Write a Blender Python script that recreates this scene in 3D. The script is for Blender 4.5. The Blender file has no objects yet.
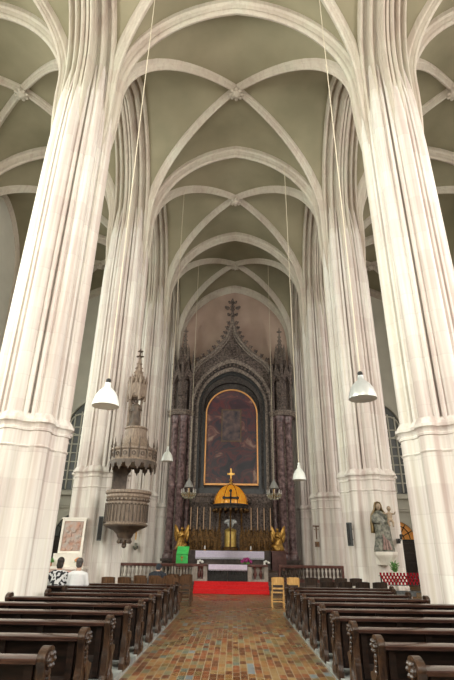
import bpy, bmesh, math, random
from math import sin, cos, pi, radians as R
from mathutils import Vector, Matrix, Euler
random.seed(7)
SC = bpy.context.scene
COL = SC.collection

# ------------------------------------------------------------------ camera, world, lights, exposure
cam_d = bpy.data.cameras.new('camera'); cam = bpy.data.objects.new('camera', cam_d); COL.objects.link(cam)
cam_d.sensor_fit = 'AUTO'; cam_d.sensor_width = 36.0; cam_d.lens = 475.0 / 680.0 * 36.0
cam_d.clip_start = 0.05; cam_d.clip_end = 200
cam.matrix_world = Matrix.Translation((0, 0, 1.6)) @ Matrix.Rotation(R(1.0), 4, 'Z') @ Matrix.Rotation(R(114.25), 4, 'X') @ Matrix.Rotation(R(0.8), 4, 'Z')
SC.camera = cam
wd = bpy.data.worlds.new('world'); SC.world = wd; wd.use_nodes = True
wd.node_tree.nodes['Background'].inputs[0].default_value = (0.75, 0.85, 1.0, 1)
wd.node_tree.nodes['Background'].inputs[1].default_value = 0.12
vs = SC.view_settings
vs.view_transform = 'Standard'; vs.look = 'None'; vs.gamma = 1.0; vs.use_curve_mapping = False
vs.exposure = -1.55

def area(name, loc, rot, sx, sy, power, color):
    l = bpy.data.lights.new(name, 'AREA'); l.shape = 'RECTANGLE'; l.size = sx; l.size_y = sy
    l.energy = power; l.color = color
    o = bpy.data.objects.new(name, l); COL.objects.link(o); o.location = loc; o.rotation_euler = rot
    return o
WIN_Y = (0.6, 8.2, 15.8, 23.4)
area('added_front_light', (0, -3.3, 10.0), (R(90), 0, 0), 7.0, 10.5, 2700, (1.0, 0.96, 0.90))  # added front light, set in an unseen window behind the camera
for i, y in enumerate(WIN_Y):
    area('left_window_light', (-14.25, y, 10.0), (R(90), 0, R(-90)), 2.8, 9.5, (8400, 3700, 700, 2100)[i], (0.95, 1.0, 0.93))
    area('right_window_light', (14.25, y, 10.0), (R(90), 0, R(90)), 2.8, 9.5, (7000, 2600, 500, 1700)[i], (1.0, 0.94, 0.92))

# ------------------------------------------------------------------ materials
def nt(name):
    m = bpy.data.materials.new(name); m.use_nodes = True
    n = m.node_tree; return m, n, n.nodes['Principled BSDF']
def lnk(n, a, b): n.links.new(a, b)
def ramp(n, stops, interp='LINEAR'):
    r = n.nodes.new('ShaderNodeValToRGB'); cr = r.color_ramp; cr.interpolation = interp
    while len(cr.elements) < len(stops): cr.elements.new(0.5)
    for e, (p, c) in zip(cr.elements, stops): e.position = p; e.color = (*c, 1)
    return r
def mat(name, c1, c2=None, scale=4.0, rough=0.6, metal=0.0, bump=0.0, bscale=30.0, detail=4.0, emit=None, es=0.0, stretch=(1, 1, 1), spec=None):
    m, n, b = nt(name)
    b.inputs['Roughness'].default_value = rough; b.inputs['Metallic'].default_value = metal
    if spec is not None: b.inputs['Specular IOR Level'].default_value = spec
    b.inputs['Base Color'].default_value = (*c1, 1)
    tc = n.nodes.new('ShaderNodeTexCoord')
    if c2:
        mp = n.nodes.new('ShaderNodeMapping'); mp.inputs['Scale'].default_value = stretch
        lnk(n, tc.outputs['Object'], mp.inputs[0])
        t = n.nodes.new('ShaderNodeTexNoise'); t.inputs['Scale'].default_value = scale; t.inputs['Detail'].default_value = detail
        lnk(n, mp.outputs[0], t.inputs['Vector'])
        r = ramp(n, [(0.33, c1), (0.67, c2)]); lnk(n, t.outputs[0], r.inputs[0]); lnk(n, r.outputs[0], b.inputs['Base Color'])
    if bump:
        t2 = n.nodes.new('ShaderNodeTexNoise'); t2.inputs['Scale'].default_value = bscale; t2.inputs['Detail'].default_value = 3
        lnk(n, tc.outputs['Object'], t2.inputs['Vector'])
        bp = n.nodes.new('ShaderNodeBump'); bp.inputs['Strength'].default_value = bump; bp.inputs['Distance'].default_value = 0.02
        lnk(n, t2.outputs[0], bp.inputs['Height']); lnk(n, bp.outputs[0], b.inputs['Normal'])
    if emit:
        b.inputs['Emission Color'].default_value = (*emit, 1); b.inputs['Emission Strength'].default_value = es
    return m
def math_node(n, op, a, b=None):
    x = n.nodes.new('ShaderNodeMath'); x.operation = op
    for i, v in enumerate((a, b)):
        if v is None: continue
        if isinstance(v, (int, float)): x.inputs[i].default_value = v
        else: lnk(n, v, x.inputs[i])
    return x.outputs[0]
def ashlar(name, ca, cb, cc, course=0.5, block=0.75, joint=0.35, streak=0.0):
    """cut stone laid in courses, a little tint per block"""
    m, n, b = nt(name); b.inputs['Roughness'].default_value = 0.8
    b.inputs['Specular IOR Level'].default_value = 0.25
    tc = n.nodes.new('ShaderNodeTexCoord'); sp = n.nodes.new('ShaderNodeSeparateXYZ'); lnk(n, tc.outputs['Object'], sp.inputs[0])
    row = math_node(n, 'FLOOR', math_node(n, 'DIVIDE', sp.outputs[2], course))
    off = math_node(n, 'MULTIPLY', row, 0.37)
    ang = math_node(n, 'ADD', math_node(n, 'DIVIDE', math_node(n, 'ADD', sp.outputs[0], math_node(n, 'MULTIPLY', sp.outputs[1], 0.83)), block), off)
    colm = math_node(n, 'FLOOR', ang)
    cv = n.nodes.new('ShaderNodeCombineXYZ'); lnk(n, row, cv.inputs[0]); lnk(n, colm, cv.inputs[1])
    wn = n.nodes.new('ShaderNodeTexWhiteNoise'); lnk(n, cv.outputs[0], wn.inputs['Vector'])
    r = ramp(n, [(0.0, ca), (0.5, cb), (1.0, cc)]); lnk(n, wn.outputs['Value'], r.inputs[0])
    t = n.nodes.new('ShaderNodeTexNoise'); t.inputs['Scale'].default_value = 0.9; t.inputs['Detail'].default_value = 5
    mp = n.nodes.new('ShaderNodeMapping'); mp.inputs['Scale'].default_value = (1, 1, 0.25); lnk(n, tc.outputs['Object'], mp.inputs[0]); lnk(n, mp.outputs[0], t.inputs['Vector'])
    r2 = ramp(n, [(0.3, ca), (0.5, cb), (0.7, cc)]); lnk(n, t.outputs[0], r2.inputs[0])
    mx = n.nodes.new('ShaderNodeMix'); mx.data_type = 'RGBA'; mx.inputs[0].default_value = 0.65
    lnk(n, r.outputs[0], mx.inputs[6]); lnk(n, r2.outputs[0], mx.inputs[7])
    if streak:
        t3 = n.nodes.new('ShaderNodeTexNoise'); t3.inputs['Scale'].default_value = 3.2; t3.inputs['Detail'].default_value = 3
        mp3 = n.nodes.new('ShaderNodeMapping'); mp3.inputs['Scale'].default_value = (1.6, 1.6, 0.03); lnk(n, tc.outputs['Object'], mp3.inputs[0]); lnk(n, mp3.outputs[0], t3.inputs['Vector'])
        r3 = ramp(n, [(0.36, (0.74, 0.66, 0.64)), (0.52, (1, 1, 1)), (0.66, (0.86, 0.83, 0.76))]); lnk(n, t3.outputs[0], r3.inputs[0])
        m3 = n.nodes.new('ShaderNodeMix'); m3.data_type = 'RGBA'; m3.blend_type = 'MULTIPLY'; m3.inputs[0].default_value = streak
        lnk(n, mx.outputs[2], m3.inputs[6]); lnk(n, r3.outputs[0], m3.inputs[7]); mx = m3
    fr = math_node(n, 'FRACT', math_node(n, 'DIVIDE', sp.outputs[2], course))
    jm = math_node(n, 'MULTIPLY', math_node(n, 'LESS_THAN', fr, 0.035), joint)
    mx2 = n.nodes.new('ShaderNodeMix'); mx2.data_type = 'RGBA'; lnk(n, jm, mx2.inputs[0]); lnk(n, mx.outputs[2], mx2.inputs[6])
    mx2.inputs[7].default_value = (ca[0]*0.55, ca[1]*0.52, ca[2]*0.5, 1)
    lnk(n, mx2.outputs[2], b.inputs['Base Color'])
    return m
M = {}
M['pier'] = ashlar('pier_stone', (0.55, 0.475, 0.445), (0.69, 0.645, 0.59), (0.75, 0.74, 0.68), 0.62, 0.9, 0.13, 0.85)
M['rib'] = ashlar('rib_stone', (0.46, 0.385, 0.325), (0.57, 0.51, 0.43), (0.54, 0.52, 0.43), 0.62, 0.9, 0.1, 0.4)
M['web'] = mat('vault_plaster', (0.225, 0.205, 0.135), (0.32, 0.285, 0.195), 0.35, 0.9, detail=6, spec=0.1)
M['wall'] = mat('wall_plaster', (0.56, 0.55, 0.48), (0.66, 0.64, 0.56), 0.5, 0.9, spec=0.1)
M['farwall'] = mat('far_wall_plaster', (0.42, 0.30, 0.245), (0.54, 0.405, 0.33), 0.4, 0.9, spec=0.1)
M['darkstone'] = mat('altar_dark_stone', (0.022, 0.018, 0.017), (0.075, 0.06, 0.054), 6, 0.6, bump=0.5, bscale=14)
M['altarstone'] = mat('altar_carved_stone', (0.035, 0.026, 0.023), (0.23, 0.175, 0.15), 9, 0.6, bump=0.6, bscale=18)
M['altar_highlight'] = mat('altar_lit_carving', (0.10, 0.078, 0.066), (0.32, 0.26, 0.22), 10, 0.6, bump=0.5, bscale=18)  # highlights on mouldings and raised carving, put into a paler stone colour
M['marble'] = mat('purple_marble', (0.05, 0.024, 0.025), (0.30, 0.20, 0.20), 4.5, 0.3, detail=7)
M['black'] = mat('black_marble', (0.012, 0.013, 0.015), (0.03, 0.032, 0.035), 5, 0.35)
M['gold'] = mat('gilt', (0.34, 0.17, 0.035), (0.62, 0.37, 0.10), 8, 0.32, 0.75, bump=0.2)
M['brightgold'] = mat('bright_gilt', (0.80, 0.52, 0.12), (0.92, 0.68, 0.24), 8, 0.3, 0.55)
M['statue_flesh'] = mat('statue_flesh_paint', (0.24, 0.17, 0.11), (0.36, 0.27, 0.18), 8, 0.5)
M['oldgold'] = mat('old_gilt', (0.05, 0.028, 0.012), (0.26, 0.13, 0.035), 9, 0.45, 0.5, bump=0.4)
M['frame'] = mat('frame_gilt', (0.75, 0.36, 0.12), (0.85, 0.45, 0.17), 6, 0.45, 0.35)
M['amber'] = mat('amber_glass_glow', (0.40, 0.13, 0.01), (0.95, 0.48, 0.06), 5, 0.25, 0.1, emit=(1.0, 0.36, 0.02), es=0.85, stretch=(2.2, 2.2, 0.5))  # dome's glow put in by emission and upright orange streaks in the colour
M['iron'] = mat('black_iron', (0.015, 0.014, 0.013), (0.03, 0.028, 0.026), 10, 0.45, 0.4)
M['pewwood'] = mat('pew_dark_wood', (0.006, 0.004, 0.003), (0.018, 0.009, 0.006), 3, 0.4, stretch=(1, 8, 8), bump=0.1, spec=0.18)
M['pewend'] = mat('pew_end_wood', (0.012, 0.006, 0.004), (0.055, 0.026, 0.013), 5, 0.3, stretch=(4, 4, 1), bump=0.3)
M['pewrail'] = mat('pew_top_rail_wood', (0.022, 0.010, 0.008), (0.055, 0.025, 0.018), 3, 0.14, stretch=(1, 8, 8))
M['kneeler'] = mat('kneeler_grey', (0.18, 0.19, 0.18), (0.30, 0.31, 0.29), 4, 0.5)
M['chair_light'] = mat('chair_light_wood', (0.58, 0.31, 0.10), (0.74, 0.45, 0.17), 4, 0.4, stretch=(6, 6, 1))
M['chair_brown'] = mat('chair_brown_wood', (0.06, 0.027, 0.011), (0.14, 0.065, 0.028), 4, 0.45, stretch=(6, 6, 1))
M['chair_dark'] = mat('chair_dark_wood', (0.012, 0.006, 0.004), (0.035, 0.018, 0.010), 4, 0.45, stretch=(6, 6, 1))
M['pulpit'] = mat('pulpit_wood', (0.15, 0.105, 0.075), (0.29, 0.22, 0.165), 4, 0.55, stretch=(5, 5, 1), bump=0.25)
M['pulpit_dark'] = mat('pulpit_dark_wood', (0.05, 0.035, 0.026), (0.12, 0.085, 0.06), 5, 0.55, bump=0.25)  # darker tone of the pulpit wood, for tracery, corbel and trim
M['red'] = mat('red_carpet', (0.62, 0.012, 0.015), (0.72, 0.025, 0.025), 20, 0.95)
M['redmarble'] = mat('red_marble', (0.075, 0.02, 0.016), (0.16, 0.06, 0.045), 6, 0.35)
M['palestone'] = mat('pale_marble', (0.27, 0.235, 0.20), (0.42, 0.38, 0.33), 5, 0.45)
M['brownstone'] = mat('brown_stone', (0.05, 0.032, 0.026), (0.11, 0.075, 0.06), 5, 0.5)
M['cloth'] = mat('altar_linen', (0.74, 0.66, 0.86), (0.84, 0.78, 0.93), 14, 0.9)
M['lace'] = mat('lace_linen', (0.40, 0.37, 0.48), (0.85, 0.82, 0.90), 55, 0.9)
M['green'] = mat('green_silk', (0.05, 0.55, 0.10), (0.09, 0.68, 0.16), 8, 0.6)
M['white'] = mat('white_enamel', (0.74, 0.77, 0.72), (0.82, 0.84, 0.79), 3, 0.3)
M['steel'] = mat('grey_enamel', (0.42, 0.43, 0.42), (0.55, 0.56, 0.54), 3, 0.3, 0.3)
M['shade_in'] = mat('shade_inside', (0.20, 0.19, 0.09), (0.30, 0.28, 0.15), 3, 0.35, 0.3)
M['cord'] = mat('cord_cream', (0.62, 0.55, 0.42), None, rough=0.7)
M['glass'] = mat('chandelier_glass', (0.22, 0.20, 0.13), (0.75, 0.70, 0.52), 40, 0.15)
M['candle'] = mat('candle_wax', (0.55, 0.34, 0.20), (0.66, 0.44, 0.28), 5, 0.5)
M['candle_white'] = mat('white_wax', (0.85, 0.84, 0.80), None, rough=0.5)
M['votive'] = mat('red_votive_glass', (0.20, 0.006, 0.012), (0.38, 0.018, 0.028), 10, 0.15)
M['statue'] = mat('statue_painted_wood', (0.035, 0.036, 0.028), (0.25, 0.24, 0.19), 10, 0.5, bump=0.4)
M['statue_pink'] = mat('statue_pink_robe', (0.20, 0.11, 0.095), (0.30, 0.20, 0.17), 9, 0.55)
M['statue_gold'] = mat('statue_gold_veil', (0.18, 0.12, 0.05), (0.28, 0.20, 0.09), 7, 0.5)
M['relief'] = mat('relief_picture', (0.45, 0.23, 0.16), (0.40, 0.37, 0.34), 4, 0.7, detail=7, bump=0.5)
M['relief_frame'] = mat('relief_frame_white', (0.72, 0.66, 0.58), (0.80, 0.75, 0.67), 5, 0.6)
M['frontal'] = mat('pink_frontal', (0.62, 0.30, 0.26), (0.72, 0.42, 0.36), 10, 0.7)
M['leaf'] = mat('leaf_green', (0.05, 0.16, 0.03), (0.12, 0.30, 0.06), 12, 0.5)
M['flower_red'] = mat('red_flowers', (0.55, 0.02, 0.04), (0.72, 0.06, 0.08), 20, 0.6)
M['flower_purple'] = mat('purple_flowers', (0.20, 0.01, 0.10), (0.42, 0.04, 0.22), 20, 0.6)
M['flower_orange'] = mat('orange_flowers', (0.62, 0.24, 0.09), (0.75, 0.38, 0.18), 20, 0.6)
M['flower_white'] = mat('white_flowers', (0.8, 0.8, 0.75), None, rough=0.6)
M['terracotta'] = mat('terracotta', (0.45, 0.20, 0.11), (0.52, 0.26, 0.15), 8, 0.7)
M['speaker'] = mat('speaker_grey', (0.05, 0.055, 0.055), (0.09, 0.095, 0.095), 20, 0.6)
M['skin'] = mat('skin', (0.55, 0.33, 0.24), (0.60, 0.38, 0.28), 6, 0.6)
M['hair'] = mat('dark_hair', (0.02, 0.014, 0.010), (0.045, 0.03, 0.022), 20, 0.5)
M['hair_grey'] = mat('grey_brown_hair', (0.06, 0.05, 0.045), (0.12, 0.105, 0.095), 20, 0.55)
M['shirt'] = mat('white_shirt', (0.82, 0.82, 0.83), (0.88, 0.88, 0.88), 6, 0.8)
M['jacket'] = mat('slate_jacket', (0.014, 0.018, 0.026), (0.026, 0.032, 0.044), 8, 0.8)
M['trousers'] = mat('dark_trousers', (0.03, 0.03, 0.04), None, rough=0.8)
def pattern_mat():
    m, n, b = nt('black_white_print'); b.inputs['Roughness'].default_value = 0.8
    tc = n.nodes.new('ShaderNodeTexCoord'); v = n.nodes.new('ShaderNodeTexNoise'); v.inputs['Scale'].default_value = 14; v.inputs['Detail'].default_value = 0.5
    lnk(n, tc.outputs['Object'], v.inputs['Vector'])
    r = ramp(n, [(0.0, (0.02, 0.02, 0.025)), (0.5, (0.8, 0.8, 0.8))], 'CONSTANT'); lnk(n, v.outputs[0], r.inputs[0]); lnk(n, r.outputs[0], b.inputs['Base Color'])
    return m
M['print'] = pattern_mat()
def floor_mat():
    m, n, b = nt('brick_floor')
    tc = n.nodes.new('ShaderNodeTexCoord'); sp = n.nodes.new('ShaderNodeSeparateXYZ'); lnk(n, tc.outputs['Object'], sp.inputs[0])
    fx = math_node(n, 'DIVIDE', sp.outputs[0], 0.112); cx = math_node(n, 'FLOOR', fx)
    w0 = n.nodes.new('ShaderNodeTexWhiteNoise'); w0.noise_dimensions = '1D'; lnk(n, cx, w0.inputs['W'])
    fy = math_node(n, 'ADD', math_node(n, 'DIVIDE', sp.outputs[1], 0.245), w0.outputs['Value']); cy = math_node(n, 'FLOOR', fy)
    cv = n.nodes.new('ShaderNodeCombineXYZ'); lnk(n, cx, cv.inputs[0]); lnk(n, cy, cv.inputs[1])
    wn = n.nodes.new('ShaderNodeTexWhiteNoise'); lnk(n, cv.outputs[0], wn.inputs['Vector'])
    r = ramp(n, [(0.0, (0.14, 0.055, 0.022)), (0.2, (0.24, 0.085, 0.032)), (0.4, (0.28, 0.14, 0.048)), (0.58, (0.20, 0.13, 0.045)),
                 (0.72, (0.29, 0.18, 0.075)), (0.85, (0.20, 0.18, 0.10)), (0.94, (0.14, 0.16, 0.12)), (0.98, (0.20, 0.23, 0.24))], 'CONSTANT')
    lnk(n, wn.outputs['Value'], r.inputs[0])
    t = n.nodes.new('ShaderNodeTexNoise'); t.inputs['Scale'].default_value = 0.7; t.inputs['Detail'].default_value = 5; lnk(n, tc.outputs['Object'], t.inputs['Vector'])
    hs = n.nodes.new('ShaderNodeMix'); hs.data_type = 'RGBA'; hs.blend_type = 'MULTIPLY'; hs.inputs[0].default_value = 0.6
    r2 = ramp(n, [(0.35, (0.62, 0.58, 0.55)), (0.65, (1.0, 1.0, 1.0))]); lnk(n, t.outputs[0], r2.inputs[0])
    lnk(n, r.outputs[0], hs.inputs[6]); lnk(n, r2.outputs[0], hs.inputs[7])
    ex = math_node(n, 'FRACT', fx); ey = math_node(n, 'FRACT', fy)
    j = math_node(n, 'MAXIMUM', math_node(n, 'LESS_THAN', ex, 0.09), math_node(n, 'LESS_THAN', ey, 0.05))
    mx = n.nodes.new('ShaderNodeMix'); mx.data_type = 'RGBA'; lnk(n, j, mx.inputs[0]); lnk(n, hs.outputs[2], mx.inputs[6]); mx.inputs[7].default_value = (0.33, 0.27, 0.18, 1)
    lnk(n, mx.outputs[2], b.inputs['Base Color'])
    rr = ramp(n, [(0.3, (0.20,)*3), (0.7, (0.42,)*3)]); lnk(n, t.outputs[0], rr.inputs[0]); lnk(n, rr.outputs[0], b.inputs['Roughness'])
    return m
M['floor'] = floor_mat()
def painting_mat():
    m, n, b = nt('altar_painting'); b.inputs['Roughness'].default_value = 0.45
    tc = n.nodes.new('ShaderNodeTexCoord')
    t = n.nodes.new('ShaderNodeTexNoise'); t.inputs['Scale'].default_value = 0.95; t.inputs['Detail'].default_value = 6; t.inputs['Distortion'].default_value = 1.2
    lnk(n, tc.outputs['Object'], t.inputs['Vector'])
    r = ramp(n, [(0.34, (0.006, 0.008, 0.018)), (0.43, (0.025, 0.020, 0.036)), (0.49, (0.14, 0.022, 0.024)), (0.54, (0.035, 0.026, 0.036)), (0.61, (0.19, 0.06, 0.05)), (0.70, (0.42, 0.28, 0.21))])
    lnk(n, t.outputs[0], r.inputs[0])
    sp = n.nodes.new('ShaderNodeSeparateXYZ'); lnk(n, tc.outputs['Object'], sp.inputs[0])
    g = ramp(n, [(0.0, (0.05, 0.042, 0.04)), (0.30, (0.03, 0.024, 0.028)), (0.62, (0.035, 0.02, 0.03)), (0.85, (0.10, 0.02, 0.03)), (1.0, (0.09, 0.08, 0.10))])
    lnk(n, math_node(n, 'DIVIDE', sp.outputs[2], 6.7), g.inputs[0])
    mx = n.nodes.new('ShaderNodeMix'); mx.data_type = 'RGBA'; mx.inputs[0].default_value = 0.35
    lnk(n, r.outputs[0], mx.inputs[6]); lnk(n, g.outputs[0], mx.inputs[7]); lnk(n, mx.outputs[2], b.inputs['Base Color'])
    return m
M['painting'] = painting_mat()
def win_mat(name, c, e):
    return mat(name, c, tuple(x*1.5 for x in c), 1.2, 0.3, emit=c, es=e)
M['pane_dark'] = win_mat('window_glass_dark', (0.06, 0.065, 0.06), 0.0)
M['pane_day'] = win_mat('window_glass_day', (0.8, 0.85, 0.8), 1.2)
M['pane_amber'] = win_mat('fanlight_glass_amber', (0.55, 0.22, 0.04), 0.38)

# ------------------------------------------------------------------ mesh helpers
class MB:
    def __init__(s): s.v = []; s.f = []; s.fm = []
    def add(s, vs, fs):
        o = len(s.v); s.v += [tuple(p) for p in vs]; s.f += [tuple(i+o for i in f) for f in fs]; return s
    def box(s, x0, x1, y0, y1, z0, z1, bev=0.0):
        if bev <= 0:
            v = [(x0,y0,z0),(x1,y0,z0),(x1,y1,z0),(x0,y1,z0),(x0,y0,z1),(x1,y0,z1),(x1,y1,z1),(x0,y1,z1)]
            return s.add(v, [(3,2,1,0),(4,5,6,7),(0,1,5,4),(1,2,6,5),(2,3,7,6),(3,0,4,7)])
        bm = bmesh.new(); bmesh.ops.create_cube(bm, size=1)
        for p in bm.verts: p.co = Vector(((x0+x1)/2+p.co.x*(x1-x0), (y0+y1)/2+p.co.y*(y1-y0), (z0+z1)/2+p.co.z*(z1-z0)))
        bmesh.ops.bevel(bm, geom=list(bm.edges), offset=bev, segments=2, affect='EDGES', profile=0.6)
        s.frombm(bm); return s
    def frombm(s, bm, mtx=None):
        bm.verts.index_update()
        vs = [(mtx @ p.co if mtx else p.co.copy()) for p in bm.verts]
        s.add(vs, [[p.index for p in f.verts] for f in bm.faces]); bm.free()
    def lathe(s, prof, c=(0,0,0), n=20, a0=0, mod=None):
        """prof: list of (r,z)"""
        vs = []; fs = []
        for k, (r, z) in enumerate(prof):
            for i in range(n):
                a = a0 + 2*pi*i/n; rr = r*(mod(a, k) if mod else 1)
                vs.append((c[0]+rr*cos(a), c[1]+rr*sin(a), c[2]+z))
        for k in range(len(prof)-1):
            for i in range(n):
                j = (i+1) % n; fs.append((k*n+i, k*n+j, (k+1)*n+j, (k+1)*n+i))
        fs.append(tuple(reversed(range(n)))); fs.append(tuple((len(prof)-1)*n+i for i in range(n)))
        return s.add(vs, fs)
    def tube(s, pts, rad, n=8, caps=True):
        pts = [Vector(p) for p in pts]; rads = rad if isinstance(rad, (list, tuple)) else [rad]*len(pts)
        vs = []; fs = []; ref = None
        for k, p in enumerate(pts):
            t = (pts[min(k+1, len(pts)-1)] - pts[max(k-1, 0)]).normalized()
            if ref is None:
                ref = Vector((0,0,1)) if abs(t.z) < 0.9 else Vector((1,0,0))
            x = t.cross(ref)
            if x.length < 1e-4: x = t.cross(Vector((0.3,1,0.2)))
            x.normalize(); y = x.cross(t).normalized(); ref = y
            for i in range(n):
                a = 2*pi*i/n; vs.append(p + (x*cos(a)+y*sin(a))*rads[k])
        for k in range(len(pts)-1):
            for i in range(n):
                j = (i+1) % n; fs.append((k*n+i, k*n+j, (k+1)*n+j, (k+1)*n+i))
        if caps:
            fs.append(tuple(reversed(range(n)))); fs.append(tuple((len(pts)-1)*n+i for i in range(n)))
        return s.add(vs, fs)
    def ball(s, c, r, n=10, m=7, rot=None):
        rx, ry, rz = r if isinstance(r, (tuple, list)) else (r, r, r)
        vs = []; fs = []; c = Vector(c)
        pts = [Vector((0,0,-rz))]
        for k in range(1, m):
            f = -pi/2 + pi*k/m
            for i in range(n):
                a = 2*pi*i/n; pts.append(Vector((rx*cos(f)*cos(a), ry*cos(f)*sin(a), rz*sin(f))))
        pts.append(Vector((0,0,rz)))
        if rot: pts = [rot @ p for p in pts]
        vs = [p + c for p in pts]; L = len(vs)-1
        for i in range(n):
            j = (i+1) % n; fs.append((0, 1+j, 1+i)); fs.append((L, L-n+i, L-n+j))
        for k in range(m-2):
            for i in range(n):
                j = (i+1) % n; a = 1+k*n; fs.append((a+i, a+j, a+n+j, a+n+i))
        return s.add(vs, fs)
    def prism(s, poly, mtx, depth):
        """poly in local (x,y); extruded along local z by depth; mtx places it"""
        n = len(poly)
        vs = [mtx @ Vector((x, y, 0)) for x, y in poly] + [mtx @ Vector((x, y, depth)) for x, y in poly]
        fs = [tuple(reversed(range(n))), tuple(range(n, 2*n))] + [(i, (i+1) % n, n+(i+1) % n, n+i) for i in range(n)]
        return s.add(vs, fs)
    def sweep(s, path, bn, sec, closed=False, caps=True, flip=False):
        """sec (s along bn, n towards the inside of the curve)"""
        path = [Vector(p) for p in path]; bn = Vector(bn).normalized(); K = len(path); m = len(sec); vs = []; fs = []
        for k, p in enumerate(path):
            if closed: t = path[(k+1) % K] - path[(k-1) % K]
            else: t = path[min(k+1, K-1)] - path[max(k-1, 0)]
            t.normalize(); nn = bn.cross(t)
            if flip: nn = -nn
            for a, b in sec: vs.append(p + bn*a + nn*b)
        for k in range(K if closed else K-1):
            q = (k+1) % K
            for i in range(m):
                j = (i+1) % m; fs.append((k*m+i, k*m+j, q*m+j, q*m+i))
        if caps and not closed:
            fs.append(tuple(reversed(range(m)))); fs.append(tuple((K-1)*m+i for i in range(m)))
        return s.add(vs, fs)
    def build(s, name, m, parent=None, smooth=30, loc=None):
        me = bpy.data.meshes.new(name); me.from_pydata(s.v, [], s.f); me.materials.append(M[m] if isinstance(m, str) else m)
        bm = bmesh.new(); bm.from_mesh(me); bmesh.ops.recalc_face_normals(bm, faces=bm.faces); bm.to_mesh(me); bm.free()
        if smooth:
            me.polygons.foreach_set('use_smooth', [True]*len(me.polygons)); me.set_sharp_from_angle(angle=R(smooth))
        o = bpy.data.objects.new(name, me); COL.objects.link(o)
        if parent is not None: o.parent = parent
        if loc: o.location = loc
        return o
XZ = lambda y: Matrix(((1,0,0,0),(0,0,-1,y),(0,1,0,0),(0,0,0,1)))      # local (x,y)->(X,Z), depth goes to -Y
YZ = lambda x: Matrix(((0,0,1,x),(1,0,0,0),(0,1,0,0),(0,0,0,1)))      # local (x,y)->(Y,Z), depth goes to +X
def tag(o, label=None, cat=None, group=None, kind=None):
    if label: o['label'] = label
    if cat: o['category'] = cat
    if group: o['group'] = group
    if kind: o['kind'] = kind
    return o
def thing(name, loc, label, cat, group=None, rz=0):
    o = bpy.data.objects.new(name, None); COL.objects.link(o); o.location = loc; o.rotation_euler = (0, 0, rz); o.empty_display_size = 0.2
    return tag(o, label, cat, group)
KIDS = {}
def dup(root, loc, label, group=None, rz=None):
    def cp(o, par):
        c = o.copy(); COL.objects.link(c)
        if par is not None: c.parent = par
        for ch in o.children: cp(ch, c)
        return c
    c = cp(root, None); c.location = loc; c['label'] = label
    if group: c['group'] = group
    if rz is not None: c.rotation_euler = (0, 0, rz)
    return c
def remesh(o, voxel):
    md = o.modifiers.new('remesh', 'REMESH'); md.mode = 'VOXEL'; md.voxel_size = voxel; md.use_smooth_shade = True
    sm = o.modifiers.new('smooth', 'SMOOTH'); sm.factor = 0.5; sm.iterations = 4
    return o
ORD = ['first','second','third','fourth','fifth','sixth','seventh','eighth','ninth','tenth','eleventh','twelfth']

# ------------------------------------------------------------------ structure: floor, walls, vault
ZS, RISE, HALF = 16.8, 5.15, 4.5
PR = (RISE**2 + HALF**2)/(2*HALF); PC = PR - HALF
def P(u): u = min(abs(u), 1.0); return ZS + math.sqrt(max(PR**2 - (u*HALF+PC)**2, 0))
BAYS = [-3.2, 4.4, 12.0, 19.6, 27.2, 34.4]
PX, AX, AW = 5.3, 10.3, 14.5
MB().box(-AW-0.3, AW+0.3, -3.6, 34.8, -0.3, 0).build('floor', 'floor', smooth=0)['kind'] = 'structure'
for sx, nm in ((-1, 'wall_left'), (1, 'wall_right')):
    x0, x1 = sorted((sx*AW, sx*(AW+0.3)))
    MB().box(x0, x1, -3.5, 34.7, 0, 22.5).build(nm, 'wall', smooth=0)['kind'] = 'structure'
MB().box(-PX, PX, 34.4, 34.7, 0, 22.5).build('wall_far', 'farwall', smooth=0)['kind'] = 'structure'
MB().box(-AW, -PX, 34.4, 34.7, 0, 22.5).build('wall_far_left', 'wall', smooth=0)['kind'] = 'structure'
MB().box(PX, AW, 34.4, 34.7, 0, 22.5).build('wall_far_right', 'wall', smooth=0)['kind'] = 'structure'
MB().box(-AW, AW, -3.5, -3.4, 0, 22.5).build('wall_near', 'wall', smooth=0)['kind'] = 'structure'

def web(m, cx, a, y0, y1, N=22):
    yc, b = (y0+y1)/2, (y1-y0)/2-0.27
    us = [-1+2*i/N for i in range(N+1)]
    vs = [(cx+u*a, yc+w*b, P(min(abs(u), abs(w)))) for w in us for u in us]
    fs = []
    for j in range(N):
        for i in range(N):
            q = (j*(N+1)+i, j*(N+1)+i+1, (j+1)*(N+1)+i+1, (j+1)*(N+1)+i)
            same = (i < N/2) == (j < N/2)
            fs += [(q[0], q[1], q[2]), (q[0], q[2], q[3])] if same else [(q[0], q[1], q[3]), (q[1], q[2], q[3])]
    m.add(vs, fs)
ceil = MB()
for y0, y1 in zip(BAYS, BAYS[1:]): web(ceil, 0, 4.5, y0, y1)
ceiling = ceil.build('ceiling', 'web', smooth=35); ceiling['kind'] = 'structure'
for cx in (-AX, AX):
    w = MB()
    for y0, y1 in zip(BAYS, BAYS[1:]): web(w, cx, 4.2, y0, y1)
    w.build('vault_web', 'web', ceiling, smooth=35)
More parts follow.
